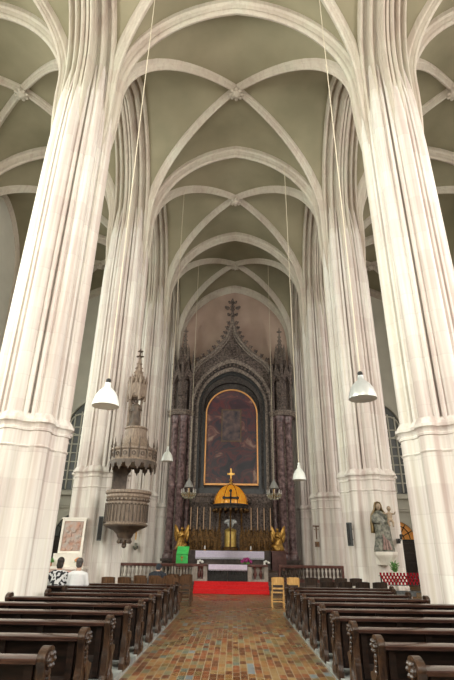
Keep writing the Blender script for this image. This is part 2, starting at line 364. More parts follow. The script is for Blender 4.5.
def arcpath(p0, p1, N=40, drop=0.0, leg=3.4, inset=0.30):
    p0, p1 = Vector(p0), Vector(p1); c = (p0+p1)/2; h = (p1-p0)/2
    out = []
    for i in range(N+1):
        # even spacing in angle keeps the steep ends smooth
        a = -pi/2 + pi*i/N; u = sin(a)
        out.append(Vector((c.x+h.x*u, c.y+h.y*u, P(u)-drop)))
    d = h.normalized(); K = 6
    lo = [Vector((p0.x-d.x*inset*t*t, p0.y-d.y*inset*t*t, ZS-leg*t)) for t in [k/K for k in range(K, 0, -1)]]
    hi = [Vector((p1.x+d.x*inset*t*t, p1.y+d.y*inset*t*t, ZS-leg*t)) for t in [k/K for k in range(1, K+1)]]
    return lo+out+hi
def roll_section(w, d):
    """moulded rib: hollow sides and a roll at the tip"""
    r = w*0.2
    left = [(-w/2, -0.30), (-w/2, d*0.18), (-w*0.44, d*0.28), (-w*0.34, d*0.34), (-w*0.30, d*0.52), (-w*0.24, d*0.68)]
    tip = [(r*1.05*cos(a), d-r+r*sin(a)) for a in [R(200), R(170), R(135), R(90), R(45), R(10), R(-20)]]
    return left + tip + [(-x, y) for x, y in reversed(left)]
def arcade_section():
    pts = []
    def rollat(c, n, r): return [(c+r*cos(R(a)), n+r*sin(R(a))) for a in (200, 160, 120, 90, 60, 20, -20)]
    L = [(-0.83, -0.15), (-0.83, 0.05)] + rollat(-0.74, 0.08, 0.075) + [(-0.64, 0.04), (-0.56, 0.07), (-0.52, 0.16)] + rollat(-0.45, 0.20, 0.08) + [(-0.36, 0.18), (-0.28, 0.21), (-0.25, 0.34)]
    T = rollat(-0.15, 0.38, 0.08) + [(-0.04, 0.43), (0.04, 0.43)]
    L = [(x*1.06, y*1.75) for x, y in L]; T = [(x*1.06, y*1.75) for x, y in T]
    Rr = [(-x, y) for x, y in reversed(L)]
    T2 = [(-x*1.06, y*1.75) for x, y in reversed(rollat(-0.15, 0.38, 0.08))]
    return L + T + T2 + Rr
TS, DS, AS = roll_section(0.56, 0.40), roll_section(0.34, 0.32), arcade_section()
for y in BAYS[1:]:
    for cx, a in ((0, 4.55), (-AX, 4.25), (AX, 4.25)):
        MB().sweep(arcpath((cx-a, y, 0), (cx+a, y, 0), drop=0.14), (0, 1, 0), TS, flip=False).build('transverse_rib', 'rib', ceiling, smooth=40)
for y0, y1 in zip(BAYS, BAYS[1:]):
    yc, b = (y0+y1)/2, (y1-y0)/2-0.27
    for cx, a in ((0, 4.5), (-AX, 4.2), (AX, 4.2)):
        for s in (-1, 1):
            d = Vector((a, s*b, 0)).normalized(); bnv = Vector((-d.y, d.x, 0))
            MB().sweep(arcpath((cx-a, yc-s*b, 0), (cx+a, yc+s*b, 0)), bnv, DS).build('diagonal_rib', 'rib', ceiling, smooth=40)
        bo = MB()
        bo.lathe([(0.20, 0.05), (0.24, -0.10), (0.25, -0.22), (0.22, -0.32), (0.12, -0.37), (0.06, -0.42), (0.01, -0.43)], (cx, yc, P(0)-0.15), 16, mod=lambda a, k: 1+0.10*cos(8*a))
        for i in range(8):
            q = 2*pi*i/8; bo.ball((cx+0.27*cos(q), yc+0.27*sin(q), P(0)-0.42), (0.09, 0.09, 0.06), 8, 5)
        bo.build('boss', 'rib', ceiling, smooth=50)
    for sx in (-1, 1):
        MB().sweep(arcpath((sx*PX, yc-b-0.02, 0), (sx*PX, yc+b+0.02, 0)), (1, 0, 0), AS, flip=True).build('arcade_arch', 'rib', ceiling, smooth=40)
        MB().sweep(arcpath((sx*(AW-0.02), yc-b-0.02, 0), (sx*(AW-0.02), yc+b+0.02, 0)), (1, 0, 0), DS, flip=True).build('wall_rib', 'rib', ceiling, smooth=40)

# piers: compound section
def circ_r(th, cx, cy, r):
    dx, dy = cos(th), sin(th); bq = dx*cx+dy*cy; disc = bq*bq-(cx*cx+cy*cy-r*r)
    return bq+math.sqrt(disc) if disc > 0 and bq > 0 else 0
def pier_r(th, lower=False):
    base = 0.84 if lower else 0.79
    r = base
    for k in range(4):
        q = k*pi/2
        if lower:
            r = max(r, circ_r(th, 0.82*cos(q), 0.82*sin(q), 0.27), circ_r(th, 0.86*cos(q+pi/4), 0.86*sin(q+pi/4), 0.25))
        else:
            r = max(r, circ_r(th, 0.86*cos(q), 0.86*sin(q), 0.20), circ_r(th, 0.88*cos(q+pi/4), 0.88*sin(q+pi/4), 0.17))
            for dlt, rr in ((0.30, 0.075), (0.485, 0.075)):
                for s in (-1, 1): r = max(r, circ_r(th, 0.90*cos(q+s*dlt), 0.90*sin(q+s*dlt), rr))
    if lower:
        f = max(cos(th-k*pi/4-pi/8) for k in range(8)); r = max(r, 0.98*cos(pi/8*0.9)/f if f > 0 else 0)
        r = max(r, 0.93)
    return r
NP = 144
def pier_loft(levels, lower):
    m = MB(); vs = []; fs = []
    for z, off in levels:
        for i in range(NP):
            th = 2*pi*i/NP; r = pier_r(th, lower)+off; vs.append((r*cos(th), r*sin(th), z))
    for k in range(len(levels)-1):
        for i in range(NP):
            j = (i+1) % NP; fs.append((k*NP+i, k*NP+j, (k+1)*NP+j, (k+1)*NP+i))
    fs.append(tuple(reversed(range(NP)))); fs.append(tuple((len(levels)-1)*NP+i for i in range(NP)))
    return m.add(vs, fs)
def make_pier(loc, label, zc):
    t = thing('stone_pier', loc, label, 'pier', 'clustered stone piers of the nave')
    pier_loft([(0, 0.10), (0.42, 0.10), (0.50, 0.04), (0.58, 0.05), (0.66, 0.0), (zc-0.5, 0.0), (zc-0.46, 0.035), (zc-0.42, 0.0), (zc-0.1, 0.0)], True).build('plinth', 'pier', t, smooth=35)
    pier_loft([(zc-0.10, 0.0), (zc-0.09, 0.035), (zc-0.04, 0.04), (zc-0.02, 0.012), (zc+0.05, 0.025), (zc+0.09, 0.085), (zc+0.10, 0.11), (zc+0.17, 0.11), (zc+0.18, 0.07), (zc+0.24, 0.05), (zc+0.34, -0.02)], True).build('moulding', 'pier', t, smooth=50)
    pier_loft([(zc+0.22, 0.0), (8, 0.0), (12, 0.0), (13.6, 0.0), (15.6, -0.05), (17.2, -0.20), (18.8, -0.55)], False).build('shaft', 'pier', t, smooth=35)
    return t
p0 = make_pier((-PX, 12.0, 0), 'tall fluted stone pier nearest on the left, cut by the photo edge', 4.32)
PL = [((PX, 12.0, 0), 'tall fluted white stone pier nearest on the right, cut by the photo edge'),
      ((-PX, 19.6, 0), 'stone pier on the left that carries the wooden pulpit'),
      ((PX, 19.6, 0), 'stone pier on the right with the madonna statue at its foot'),
      ((-PX, 27.2, 0), 'stone pier on the left behind the pulpit, with a small gilt crucifix'),
      ((PX, 27.2, 0), 'stone pier on the right with a small wooden cross on it'),
      ((-PX, 34.4, 0), 'shaded engaged pier at the left edge of the dark altarpiece'),
      ((PX, 34.4, 0), 'shaded engaged pier at the right edge of the dark altarpiece')]
for l, s in PL: dup(p0, l, s)

# windows
def pointed(hw, z0, zs, za, N=14):
    h = za-zs; r = (h*h+hw*hw)/(2*hw); c = r-hw
    right = [(r*cos(t)-c, zs+r*sin(t)) for t in [math.atan2(h, c)*i/N for i in range(N+1)]]
    pts = [(hw, z0)] + right
    left = [(-x, z) for x, z in reversed(right[:-1])] + [(-hw, z0)]
    return pts + left           # from bottom right over the top to bottom left
def arch_band(m, outer, inner, y0, y1):
    """solid band between two arched outlines with the same number of points, in the XZ plane"""
    n = len(outer); vs = []; fs = []
    for y in (y0, y1):
        vs += [(x, y, z) for x, z in outer]; vs += [(x, y, z) for x, z in inner]
    for i in range(n-1):
        fs += [(i, i+1, n+i+1, n+i), (2*n+i, 3*n+i, 3*n+i+1, 2*n+i+1), (i, 2*n+i, 2*n+i+1, i+1), (n+i, n+i+1, 3*n+i+1, 3*n+i)]
    fs += [(0, n, 3*n, 2*n), (n-1, 3*n-1, 4*n-1, 2*n-1)]
    return m.add(vs, fs)
WN = [0]
def window(x, y, rz, hw, z0, zs, za, pane, grid=True):
    WN[0] += 1
    f = MB(); arch_band(f, pointed(hw+0.22, z0-0.2, zs, za+0.28), pointed(hw, z0, zs, za), -0.28, 0.0)
    f.box(-hw-0.25, hw+0.25, -0.36, 0, z0-0.42, z0-0.18)
    o = f.build('window_%d' % WN[0], 'wall', smooth=35); o['kind'] = 'structure'; o.location = (x, y, 0); o.rotation_euler = (0, 0, rz)
    MB().prism(pointed(hw+0.02, z0-0.05, zs, za+0.02), XZ(-0.03), 0.04).build('pane', pane, o, smooth=0)
    if grid:
        g = MB()
        for i in range(-3, 4): g.box(i*hw/4-0.045, i*hw/4+0.045, -0.16, -0.05, z0, zs+(za-zs)*(0.75-0.09*abs(i)))
        k = 0; z = z0+0.6
        while z < zs+0.2:
            g.box(-hw, hw, -0.13, -0.07, z, z+0.07); z += 0.62
        for i in (-1, 1):
            g.tube([(i*hw/2+hw*0.42*cos(q), -0.11, zs+0.35+hw*0.42*sin(q)) for q in [2*pi*j/20 for j in range(21)]], 0.06, 6)
        g.tube([(hw*0.36*cos(q), -0.11, zs+(za-zs)*0.55+hw*0.36*sin(q)) for q in [2*pi*j/20 for j in range(21)]], 0.06, 6)
        g.build('mullion', 'wall', o, smooth=40)
window(-10.3, 34.4, 0, 1.9, 5.6, 9.8, 12.1, 'pane_dark')
window(10.3, 34.4, 0, 1.9, 5.6, 9.8, 12.1, 'pane_dark')
for y in WIN_Y:
    window(-AW, y, R(90), 1.5, 4.8, 12.5, 15.2, 'pane_day', False)
    window(AW, y, R(-90), 1.5, 4.8, 12.5, 15.2, 'pane_day', False)
window(0, -3.4, R(180), 3.7, 4.5, 11.5, 15.8, 'pane_day', False)  # unseen west window, put in to go with the front light
# string courses on the far wall of both aisles
for sx, nm in ((-1, 'trim_1'), (1, 'trim_2')):
    x0, x1 = sorted((sx*6.6, sx*14.45))
    MB().box(x0, x1, 34.15, 34.4, 4.5, 4.66).box(x0, x1, 34.22, 34.4, 4.36, 4.5).build(nm, 'wall', smooth=0)['kind'] = 'structure'
# arched doors under the aisle windows
def door(n, x, hw, zs, za, tym, amber):
    f = MB(); arch_band(f, pointed(hw+0.2, 0, zs, za+0.22), pointed(hw, 0, zs, za), -0.22, 0.0)
    o = f.build('door_%d' % n, 'wall', smooth=35); o['kind'] = 'structure'; o.location = (x, 34.4, 0)
    MB().prism(pointed(hw+0.02, zs+0.0, zs+0.01, za+0.02), XZ(-0.02), 0.05).build('fanlight', tym, o, smooth=0)
    for s in (-1, 1):
        l = MB().box(min(0, s*hw), max(0, s*hw), -0.09, 0, 0, zs)
        for k in range(4):
            zz = 0.2+k*(zs-0.2)/4; l.box(min(s*0.12, s*(hw-0.12)), max(s*0.12, s*(hw-0.12)), -0.13, -0.08, zz, zz+(zs-0.2)/4-0.15, 0.015)
        lf = l.build('leaf', 'chair_dark', o, smooth=0)
        MB().tube([(s*0.1, -0.13, 1.05), (s*0.1, -0.19, 1.07), (s*0.1, -0.19, 1.2), (s*0.1, -0.13, 1.22)], 0.015, 6).build('handle', 'gold', lf)
    g = MB()
    for k in range(1, 6):
        q = pi*k/6; g.tube([(0, -0.08, zs+0.1), (hw*0.97*cos(q), -0.08, zs+0.1+(za-zs-0.15)*sin(q)*0.97)], 0.03, 6)
    for rr in (0.35, 0.7):
        g.tube([(hw*rr*cos(pi*k/12), -0.08, zs+0.1+(za-zs)*rr*sin(pi*k/12)) for k in range(13)], 0.03, 6)
    g.box(-hw, hw, -0.12, -0.04, zs-0.03, zs+0.08)
    g.build('grille', 'iron', o)
door(1, 10.95, 1.15, 2.55, 3.75, 'pane_amber', True)
door(2, -10.75, 1.35, 2.5, 4.0, 'pane_dark', False)

# raised altar floor and steps (structure)
st = MB()
for k, (y, z) in enumerate(((23.55, 0.15), (23.85, 0.30), (24.10, 0.45))): st.box(-5.4, 5.4, y, 26.0 if z == 0.45 else y+0.6, 0.0, z)
st.box(-3.4, 3.1, 26.0, 34.3, 0, 0.60); st.box(-3.0, 2.7, 26.6, 34.3, 0.6, 0.75)
st.build('floor_chancel', 'brownstone', smooth=0)['kind'] = 'structure'
for sx, nm in ((-1, 'trim_3'), (1, 'trim_4')):
    x0, x1 = sorted((sx*(1.63 if sx < 0 else 1.54), sx*4.05))
    MB().box(x0-(0.06 if sx < 0 else 0.06), x1+0.06, 3.9, 16.0, 0, 0.07).build(nm, 'kneeler', smooth=0)['kind'] = 'structure'
# red carpet over the steps
cp = MB()
prof = [(23.38, 0.012), (23.53, 0.012), (23.53, 0.165), (23.83, 0.165), (23.83, 0.315), (24.08, 0.315), (24.08, 0.465), (24.24, 0.465)]
xs = (-1.76, 1.60)
vs = []; n = len(prof)
for x in xs:
    vs += [(x, y, z) for y, z in prof] + [(x, y+0.012, z-0.012) for y, z in prof]
fs = []
for i in range(n-1):
    fs += [(i, i+1, 2*n+i+1, 2*n+i), (n+i, 3*n+i, 3*n+i+1, n+i+1), (i, n+i, n+i+1, i+1), (2*n+i, 2*n+i+1, 3*n+i+1, 3*n+i)]
cp.add(vs, fs)
tag(cp.build('carpet', 'red', smooth=0), 'bright red carpet laid over the steps before the altar', 'carpet')

# ------------------------------------------------------------------ altarpiece
XC = -0.17
AP = thing('altarpiece', (XC, 33.4, 0.75), 'tall dark neo-gothic stone altarpiece with crocketed gable and side turrets against the far wall', 'altarpiece')
def ap(m, name, mt, parent=None, smooth=35):
    """parts are written in world height, X from the axis, world Y"""
    par = parent or AP
    m.v = [(x, y-33.4, z-0.75) for x, y, z in m.v]
    return m.build(name, mt, par, smooth)
b = MB().box(-4.15, 4.15, 33.55, 34.38, 0.75, 10.7)
b.prism([(-2.95, 10.6), (2.95, 10.6)] + [(x, z) for x, z in pointed(2.95, 11.2, 11.4, 14.9)], XZ(34.38), 0.6)
ap(b, 'back_wall', 'darkstone')
b = MB().box(-4.3, 4.3, 32.75, 33.6, 0.75, 1.15).box(-4.4, 4.4, 32.65, 33.6, 1.15, 1.3)
ap(b, 'base', 'brownstone')
b = MB().box(-2.6, 2.6, 33.2, 33.6, 1.3, 5.1).box(-2.75, 2.75, 33.1, 33.6, 5.1, 5.28)
for i in range(14):
    x = -2.45+i*0.377
    arch_band(b, [(x+p, z) for p, z in pointed(0.17, 3.0, 4.4, 4.85, 6)], [(x+p, z) for p, z in pointed(0.12, 3.0, 4.4, 4.75, 6)], 33.1, 33.2)
ap(b, 'predella', 'altarstone')
for sx in (-1, 1):
    for x, y, r in ((2.95, 33.25, 0.17), (3.40, 32.98, 0.25), (3.98, 33.12, 0.24)):
        c = MB().lathe([(r*1.5, 1.3), (r*1.5, 1.5), (r*1.2, 1.62), (r*1.3, 1.7), (r, 1.8), (r, 5.6), (r*1.15, 5.66), (r*1.15, 5.8), (r, 5.86), (r, 10.0), (r*1.15, 10.05), (r*1.1, 10.15), (r*1.5, 10.45), (r*1.5, 10.56)], (sx*x, y, 0), 18)
        ap(c, 'column', 'marble')
    c = MB().lathe([(0.98, 10.52), (1.02, 10.6), (0.98, 10.68), (1.06, 10.78), (1.06, 10.86), (0.9, 10.92)], (sx*3.62, 33.35, 0), 8, pi/8)
    ap(c, 'ledge', 'altar_highlight')
    # niche storey: shafts, statue, canopy gablets
    t = MB()
    for q in range(6):
        a = q*pi/3+pi/6; t.tube([(sx*3.62+0.72*cos(a), 33.4+0.72*sin(a), 10.86), (sx*3.62+0.72*cos(a), 33.4+0.72*sin(a), 13.4)], 0.09, 8)
        t.lathe([(0.16, 13.3), (0.13, 13.5), (0.12, 14.3), (0.18, 14.4), (0.10, 14.55), (0.015, 15.55)], (sx*3.62+0.80*cos(a), 33.4+0.80*sin(a), 0), 4, pi/4)
        a2 = a+pi/6; mt = Matrix.Translation((sx*3.62+0.70*cos(a2), 33.4+0.70*sin(a2), 0)) @ Matrix.Rotation(a2+pi/2, 4, 'Z') @ Matrix(((1,0,0,0),(0,0,-1,0.05),(0,1,0,0),(0,0,0,1)))
        t.prism([(-0.36, 12.9), (-0.30, 12.9), (-0.12, 13.35), (0, 13.5), (0.12, 13.35), (0.30, 12.9), (0.36, 12.9), (0.36, 13.5), (0.14, 14.0), (0, 14.7), (-0.14, 14.0), (-0.36, 13.5)], mt, 0.12)
    t.lathe([(0.5, 10.86), (0.5, 13.2), (0.72, 13.3), (0.66, 14.3), (0.5, 14.6), (0.45, 15.2), (0.42, 15.2)], (sx*3.62, 33.5, 0), 8)
    tr = ap(t, 'turret', 'altarstone')
    f = MB()
    f.lathe([(0.22, 10.9), (0.27, 11.0), (0.24, 11.5), (0.27, 12.0), (0.20, 12.35), (0.09, 12.45)], (sx*3.62, 32.85, 0), 14, mod=lambda a, k: 1+0.1*cos(5*a+k))
    f.ball((sx*3.62, 32.83, 12.60), (0.11, 0.12, 0.15)); f.tube([(sx*3.62-0.22, 32.83, 12.25), (sx*3.62-0.24, 32.66, 11.95), (sx*3.62, 32.58, 11.9)], 0.06, 6); f.tube([(sx*3.62+0.22, 32.83, 12.25), (sx*3.62+0.24, 32.66, 11.95), (sx*3.62, 32.58, 11.95)], 0.06, 6)
    f.v = [(x, y-33.4, z-0.75) for x, y, z in f.v]; f.v = [(x, y, z) for x, y, z in f.v]
    f.build('niche_figure', 'altarstone', tr)
    s = MB().lathe([(0.34, 15.0), (0.34, 15.3), (0.22, 15.45), (0.13, 16.3), (0.05, 17.2), (0.05, 17.3), (0.09, 17.35), (0.05, 17.42), (0.03, 17.7)], (sx*3.62, 33.4, 0), 8)
    for k in range(4):
        a = k*pi/2; s.ball((sx*3.62+0.12*cos(a), 33.4+0.12*sin(a), 17.36), (0.09, 0.09, 0.06), 6, 5)
        s.lathe([(0.10, 14.9), (0.10, 15.6), (0.01, 16.2)], (sx*3.62+0.42*cos(a+pi/4), 33.4+0.42*sin(a+pi/4), 0), 4)
        for j in range(5):
            rr = 0.22-0.034*j; s.ball((sx*3.62+rr*cos(a), 33.4+rr*sin(a), 15.6+0.33*j), (0.07, 0.07, 0.06), 6, 4)
    ap(s, 'pinnacle', 'altar_highlight')
    for x, y, r in ((3.18, 33.35, 0.07), (3.70, 33.12, 0.08), (4.24, 33.40, 0.06)):
        ap(MB().lathe([(r*1.6, 1.3), (r*1.6, 1.45), (r, 1.55), (r, 5.9), (r*1.7, 5.95), (r*1.7, 6.1), (r, 6.15), (r, 10.2), (r*1.7, 10.35), (r*1.7, 10.54)], (sx*x, y, 0), 10), 'slender_shaft', 'altar_highlight')
    # blind tracery strip between columns and arch
    t = MB()
    t.box(sx*2.62-0.17, sx*2.62+0.17, 33.40, 33.56, 1.3, 10.5)
    for k in range(18): t.prism([(sx*2.62+px, 1.4+k*0.5+pz) for px, pz in ((-0.13, 0), (0.13, 0), (0.13, 0.28), (0, 0.44), (-0.13, 0.28))], XZ(33.42), 0.07)
    ap(t, 'side_strip', 'altarstone')
# arch orders
orders = [(2.95, 2.74, 14.95, 14.62, 33.05, 'altar_highlight'), (2.74, 2.58, 14.62, 14.36, 33.18, 'darkstone'), (2.58, 2.40, 14.36, 14.05, 33.25, 'altar_highlight'), (2.40, 2.26, 14.05, 13.75, 33.36, 'black'), (2.26, 2.02, 13.75, 13.2, 33.46, 'darkstone')]
for ho, hi, zo, zi, y, mt in orders:
    b = MB(); arch_band(b, pointed(ho, 5.28, 11.3, zo, 20), pointed(hi, 5.28, 11.3-(ho-hi)*0.0, zi, 20), y, 34.0)
    ap(b, 'arch_moulding', mt, smooth=40)
# little foliage studs along the outer order
op = pointed(2.66, 5.6, 11.3, 14.49, 30)
for k in range(2, len(op)-2, 2): ap(MB().ball((op[k][0], 33.1, op[k][1]), (0.09, 0.08, 0.09), 6, 4), 'stud', 'altarstone')
# ogee gable
og = [(2.90, 14.05), (2.55, 14.62), (2.05, 15.05), (1.45, 15.50), (0.95, 16.05), (0.52, 16.65), (0.26, 17.2), (0.10, 17.8), (0.0, 18.3)]
def smooth_poly(p, k=4):
    out = []
    for i in range(len(p)-1):
        q0, q1, q2, q3 = p[max(i-1, 0)], p[i], p[i+1], p[min(i+2, len(p)-1)]
        for j in range(k):
            t = j/k
            out.append(tuple(0.5*((2*q1[d])+(-q0[d]+q2[d])*t+(2*q0[d]-5*q1[d]+4*q2[d]-q3[d])*t*t+(-q0[d]+3*q1[d]-3*q2[d]+q3[d])*t**3) for d in range(2)))
    return out+[p[-1]]
ogs = smooth_poly(og)
b = MB()
inner = [(x, z) for x, z in pointed(2.93, 13.0, 13.01, 14.9, 16)]
outl = [(x, z) for x, z in ogs[:-4]] + [(-x, z) for x, z in reversed(ogs[:-4])]
# wall of the gable between the arch back and the ogee
n1 = len(outl); low = []
for x, z in outl:
    u = max(-1, min(1, x/2.95)); h = 14.9-11.3; r = (h*h+2.95**2)/(2*2.95); c = r-2.95
    low.append((x, min(z-0.02, 11.3+math.sqrt(max(r*r-(abs(x)+c)**2, 0)))))
arch_band(b, outl, low, 33.35, 33.75)
for q in (33.30,):
    b.tube([(0.62*cos(a), q, 15.75+0.55*sin(a)) for a in [2*pi*i/24 for i in range(25)]], 0.07, 6)
    for i in range(6):
        a = 2*pi*i/6+pi/6; b.tube([(0.30*cos(a)+0.16*cos(w), q, 15.75+0.27*sin(a)+0.15*sin(w)) for w in [2*pi*j/10 for j in range(11)]], 0.04, 5)
    for s in (-1, 1):
        for xx, zz, rr in ((1.10, 15.18, 0.26), (1.62, 14.88, 0.20), (2.05, 14.55, 0.15)):
            b.tube([(s*xx+rr*cos(a), q, zz+rr*sin(a)) for a in [2*pi*i/16 for i in range(17)]], 0.05, 6)
ap(b, 'gable', 'altarstone')
for s in (-1, 1):
    b = MB(); b.tube([(s*x, 33.2, z) for x, z in ogs], [0.15]*(len(ogs)-4)+[0.14, 0.12, 0.11, 0.1], 8)
    b.tube([(s*max(x-0.13, 0), 33.22, z-0.16) for x, z in ogs], 0.07, 6)
    gm = ap(b, 'gable_moulding', 'altar_highlight')
    for k in range(2, len(ogs)-2, 3):
        b = MB()
        x, z = ogs[k]; x2, z2 = ogs[k+1]; d = Vector((x2-x, z2-z)).normalized(); nx, nz = d.y, -d.x
        if nz < 0 and nx < 0: nx, nz = -nx, -nz
        px, pz = x+abs(nx)*0.24, z+abs(nz)*0.24
        b.ball((s*px, 33.2, pz), (0.14, 0.10, 0.12), 7, 5); b.ball((s*(px+0.11), 33.2, pz+0.10), (0.09, 0.08, 0.07), 6, 4); b.ball((s*(px-0.03), 33.2, pz+0.14), (0.07, 0.07, 0.08), 6, 4)
        ap(b, 'crocket', 'altarstone')
b = MB().lathe([(0.16, 17.6), (0.14, 18.2), (0.10, 18.5), (0.18, 18.6), (0.10, 18.7), (0.09, 19.9), (0.13, 20.0), (0.02, 20.25)], (0, 33.25, 0), 8)
for z, r, q in ((18.75, 0.27, 0.15), (19.35, 0.40, 0.19), (19.85, 0.22, 0.13)):
    for k in range(4):
        a = k*pi/2; b.ball((r*cos(a), 33.25+r*0.6*sin(a), z), (q, q*0.8, q*0.75), 8, 5); b.ball((r*1.3*cos(a), 33.25+r*0.7*sin(a), z+0.10), (q*0.6, q*0.6, q*0.6), 6, 4)
ap(b, 'finial', 'altarstone')
# painting and gilt frame
fo, fi = pointed(1.86, 5.86, 10.78, 12.64, 20), pointed(1.77, 5.95, 10.78, 12.55, 20)
b = MB(); arch_band(b, fo, fi, 33.30, 33.50); b.box(-1.86, 1.86, 33.30, 33.50, 5.84, 5.96)
fr = ap(b, 'picture_frame', 'frame', smooth=40)
pm = MB().prism([(x, z-5.9) for x, z in pointed(1.80, 5.9, 10.78, 12.58, 20)], XZ(0), 0.04)
pt = pm.build('painting', 'painting', AP, smooth=0); pt.location = (0, 33.46-33.4, 5.9-0.75)
# painted centre panel of the picture: plain generic shapes
b = MB(); arch_band(b, [(0.72, 0), (0.72, 2.35), (-0.72, 2.35), (-0.72, 0), (0.72, -0.001)], [(0.63, 0.09), (0.63, 2.26), (-0.63, 2.26), (-0.63, 0.09), (0.63, 0.089)], -0.075, -0.04)
o = b.build('inner_frame', mat('painted_brown_frame', (0.085, 0.05, 0.024), (0.13, 0.08, 0.04), 5, 0.5), pt, smooth=0); o.location = (-0.02, 0, 2.9)
o2 = MB().box(-0.63, 0.63, -0.058, -0.04, 0.09, 2.26).build('inner_panel', mat('painted_blue_panel', (0.012, 0.014, 0.03), (0.16, 0.10, 0.09), 2.2, 0.5), pt, 0); o2.location = (-0.02, 0, 2.9)
b = MB().box(-2.2, 2.2, 33.28, 33.52, 5.28, 5.62); ap(b, 'black_sill', 'black')
for s in (-1, 1): ap(MB().box(min(s*1.87, s*2.06), max(s*1.87, s*2.06), 33.38, 33.56, 5.6, 10.9), 'black_border', 'black')

# high altar block with gradine
HA = thing('high_altar', (XC, 29.0, 0.75), 'broad brown stone altar table under the wider white cloth', 'altar')
MB().box(-1.75, 1.75, -0.55, 0.55, 0, 0.86).box(-1.9, 1.9, -0.65, 0.65, 0.86, 0.98).build('altar_block', 'brownstone', HA, smooth=0)
HS = thing('altar_shelf', (XC, 29.0, 0.75), 'tall stone shelf with small gilded gothic arches under the tabernacle', 'shelf')
MB().box(-2.5, 2.4, 2.2, 3.5, 0, 0.95).box(-2.52, 2.42, 2.1, 3.55, 0.95, 1.05).build('shelf', 'brownstone', HS, smooth=0)
for s in (-1, 1):
    g = MB()
    for i in range(5):
        x = s*(0.75+i*0.38)
        arch_band(g, [(x+p, z) for p, z in pointed(0.19, 1.05, 1.65, 1.98, 6)], [(x+p, z) for p, z in pointed(0.13, 1.05, 1.65, 1.88, 6)], 2.62, 2.8)
        g.box(x-0.19, x+0.19, 2.78, 2.95, 1.05, 2.0)
        g.lathe([(0.06, 1.05), (0.05, 2.0), (0.07, 2.05), (0.005, 2.45)], (x+0.2*s, 2.66, 0), 6)
        g.prism([(x-0.2, 1.98), (x+0.2, 1.98), (x+0.05, 2.2), (x, 2.45), (x-0.05, 2.2)], XZ(2.74), 0.06)
        g.ball((x, 2.7, 1.30), (0.07, 0.06, 0.22), 8, 6); g.ball((x, 2.7, 1.56), 0.055, 6, 5)
    g.build('gilded_arcade', 'oldgold', HS)
c = MB().box(-1.86, 1.83, -0.67, 0.67, 0.98, 1.0).box(-1.88, 1.85, -0.70, -0.66, 0.68, 1.0)
for s in (-1.88, 1.83): c.box(s, s+0.03, -0.68, 0.68, 0.62, 1.0)
cl = c.build('altar_cloth', 'cloth', None, smooth=0); cl.location = (XC, 29.0, 0.752)
tag(cl, 'long lilac-white linen cloth on the altar table, farther and wider of two cloths', 'cloth')
l = MB()
for i in range(62):
    x = -1.87+i*0.06; l.prism([(x, 0.69), (x+0.06, 0.69), (x+0.055, 0.61), (x+0.03, 0.575), (x+0.005, 0.61)], XZ(-0.67), 0.02)
l.build('lace_edge', 'lace', cl, smooth=0)

# tabernacle with amber dome
TB = thing('tabernacle', (XC, 31.55, 1.80), 'gilded tabernacle with glowing amber dome and cross on the altar shelf', 'tabernacle')
MB().lathe([(0.50, 0), (0.50, 0.12), (0.42, 0.16), (0.42, 0.2)], (0, 0, 0), 24).build('foot', 'oldgold', TB)
MB().lathe([(0.36, 0.16), (0.36, 1.05), (0.40, 1.1), (0.30, 1.2), (0.05, 1.28)], (0, 0, 0), 24).build('gold_cylinder', 'brightgold', TB)
for k in range(6):
    a = k*pi/3+pi/6; MB().lathe([(0.10, 0), (0.10, 0.1), (0.055, 0.16), (0.05, 2.15), (0.09, 2.22), (0.09, 2.34)], (0.78*cos(a), 0.5*sin(a), 0), 10).build('column', 'oldgold', TB)
MB().lathe([(1.08, 2.32), (1.12, 2.38), (1.08, 2.50), (1.14, 2.55), (1.14, 2.62), (1.0, 2.66)], (0, 0, 0), 28, mod=lambda a, k: 1.0).build('ring', 'darkstone', TB)
f = MB()
for k in range(20):
    a = 2*pi*k/20; f.ball((1.08*cos(a), 1.08*sin(a), 2.28), (0.10, 0.10, 0.11), 6, 5)
f.build('fringe', 'oldgold', TB)
dp = [(1.05*cos(R(q)), 2.62+1.22*sin(R(q))) for q in range(0, 86, 8)]
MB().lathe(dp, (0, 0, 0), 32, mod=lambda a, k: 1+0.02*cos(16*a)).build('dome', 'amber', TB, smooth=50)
r = MB()
for k in range(8):
    a = 2*pi*k/8+pi/8; r.tube([(1.07*cos(R(q))*cos(a), 1.07*cos(R(q))*sin(a), 2.62+1.24*sin(R(q))) for q in range(0, 88, 8)], 0.022, 5)
r.build('dome_rib', 'oldgold', TB)
e = MB().box(-0.055, 0.055, -1.14, -1.0, 2.62, 3.36).box(-0.42, 0.42, -1.14, -1.0, 2.88, 3.0)
for x, z in ((-0.42, 2.94), (0.42, 2.94), (0, 3.36)): e.ball((x, -1.07, z), (0.10, 0.07, 0.10), 8, 5)
e.build('emblem', 'iron', TB)
for sx in (-1, 1):
    s = MB(); s.ball((sx*1.18, -0.1, 2.78), (0.16, 0.16, 0.13), 8, 6); s.tube([(sx*1.15, -0.1, 2.6), (sx*1.3, -0.15, 2.95), (sx*1.12, -0.1, 3.1)], 0.05, 6)
    s.build('side_ornament', 'darkstone', TB)
MB().ball((0, 0, 3.92), 0.13).box(-0.05, 0.05, -0.05, 0.05, 4.0, 4.86).box(-0.24, 0.24, -0.045, 0.045, 4.46, 4.57).ball((0, 0, 4.12), (0.12, 0.12, 0.07)).build('cross', 'gold', TB)
w = MB()
for sx in (-1, 1):
    w.ball((sx*0.22, -0.35, 1.62), (0.2, 0.07, 0.12), 8, 6, Matrix.Rotation(sx*0.5, 3, 'Y')); w.ball((sx*0.12, -0.38, 1.45), (0.07, 0.06, 0.16), 8, 6)
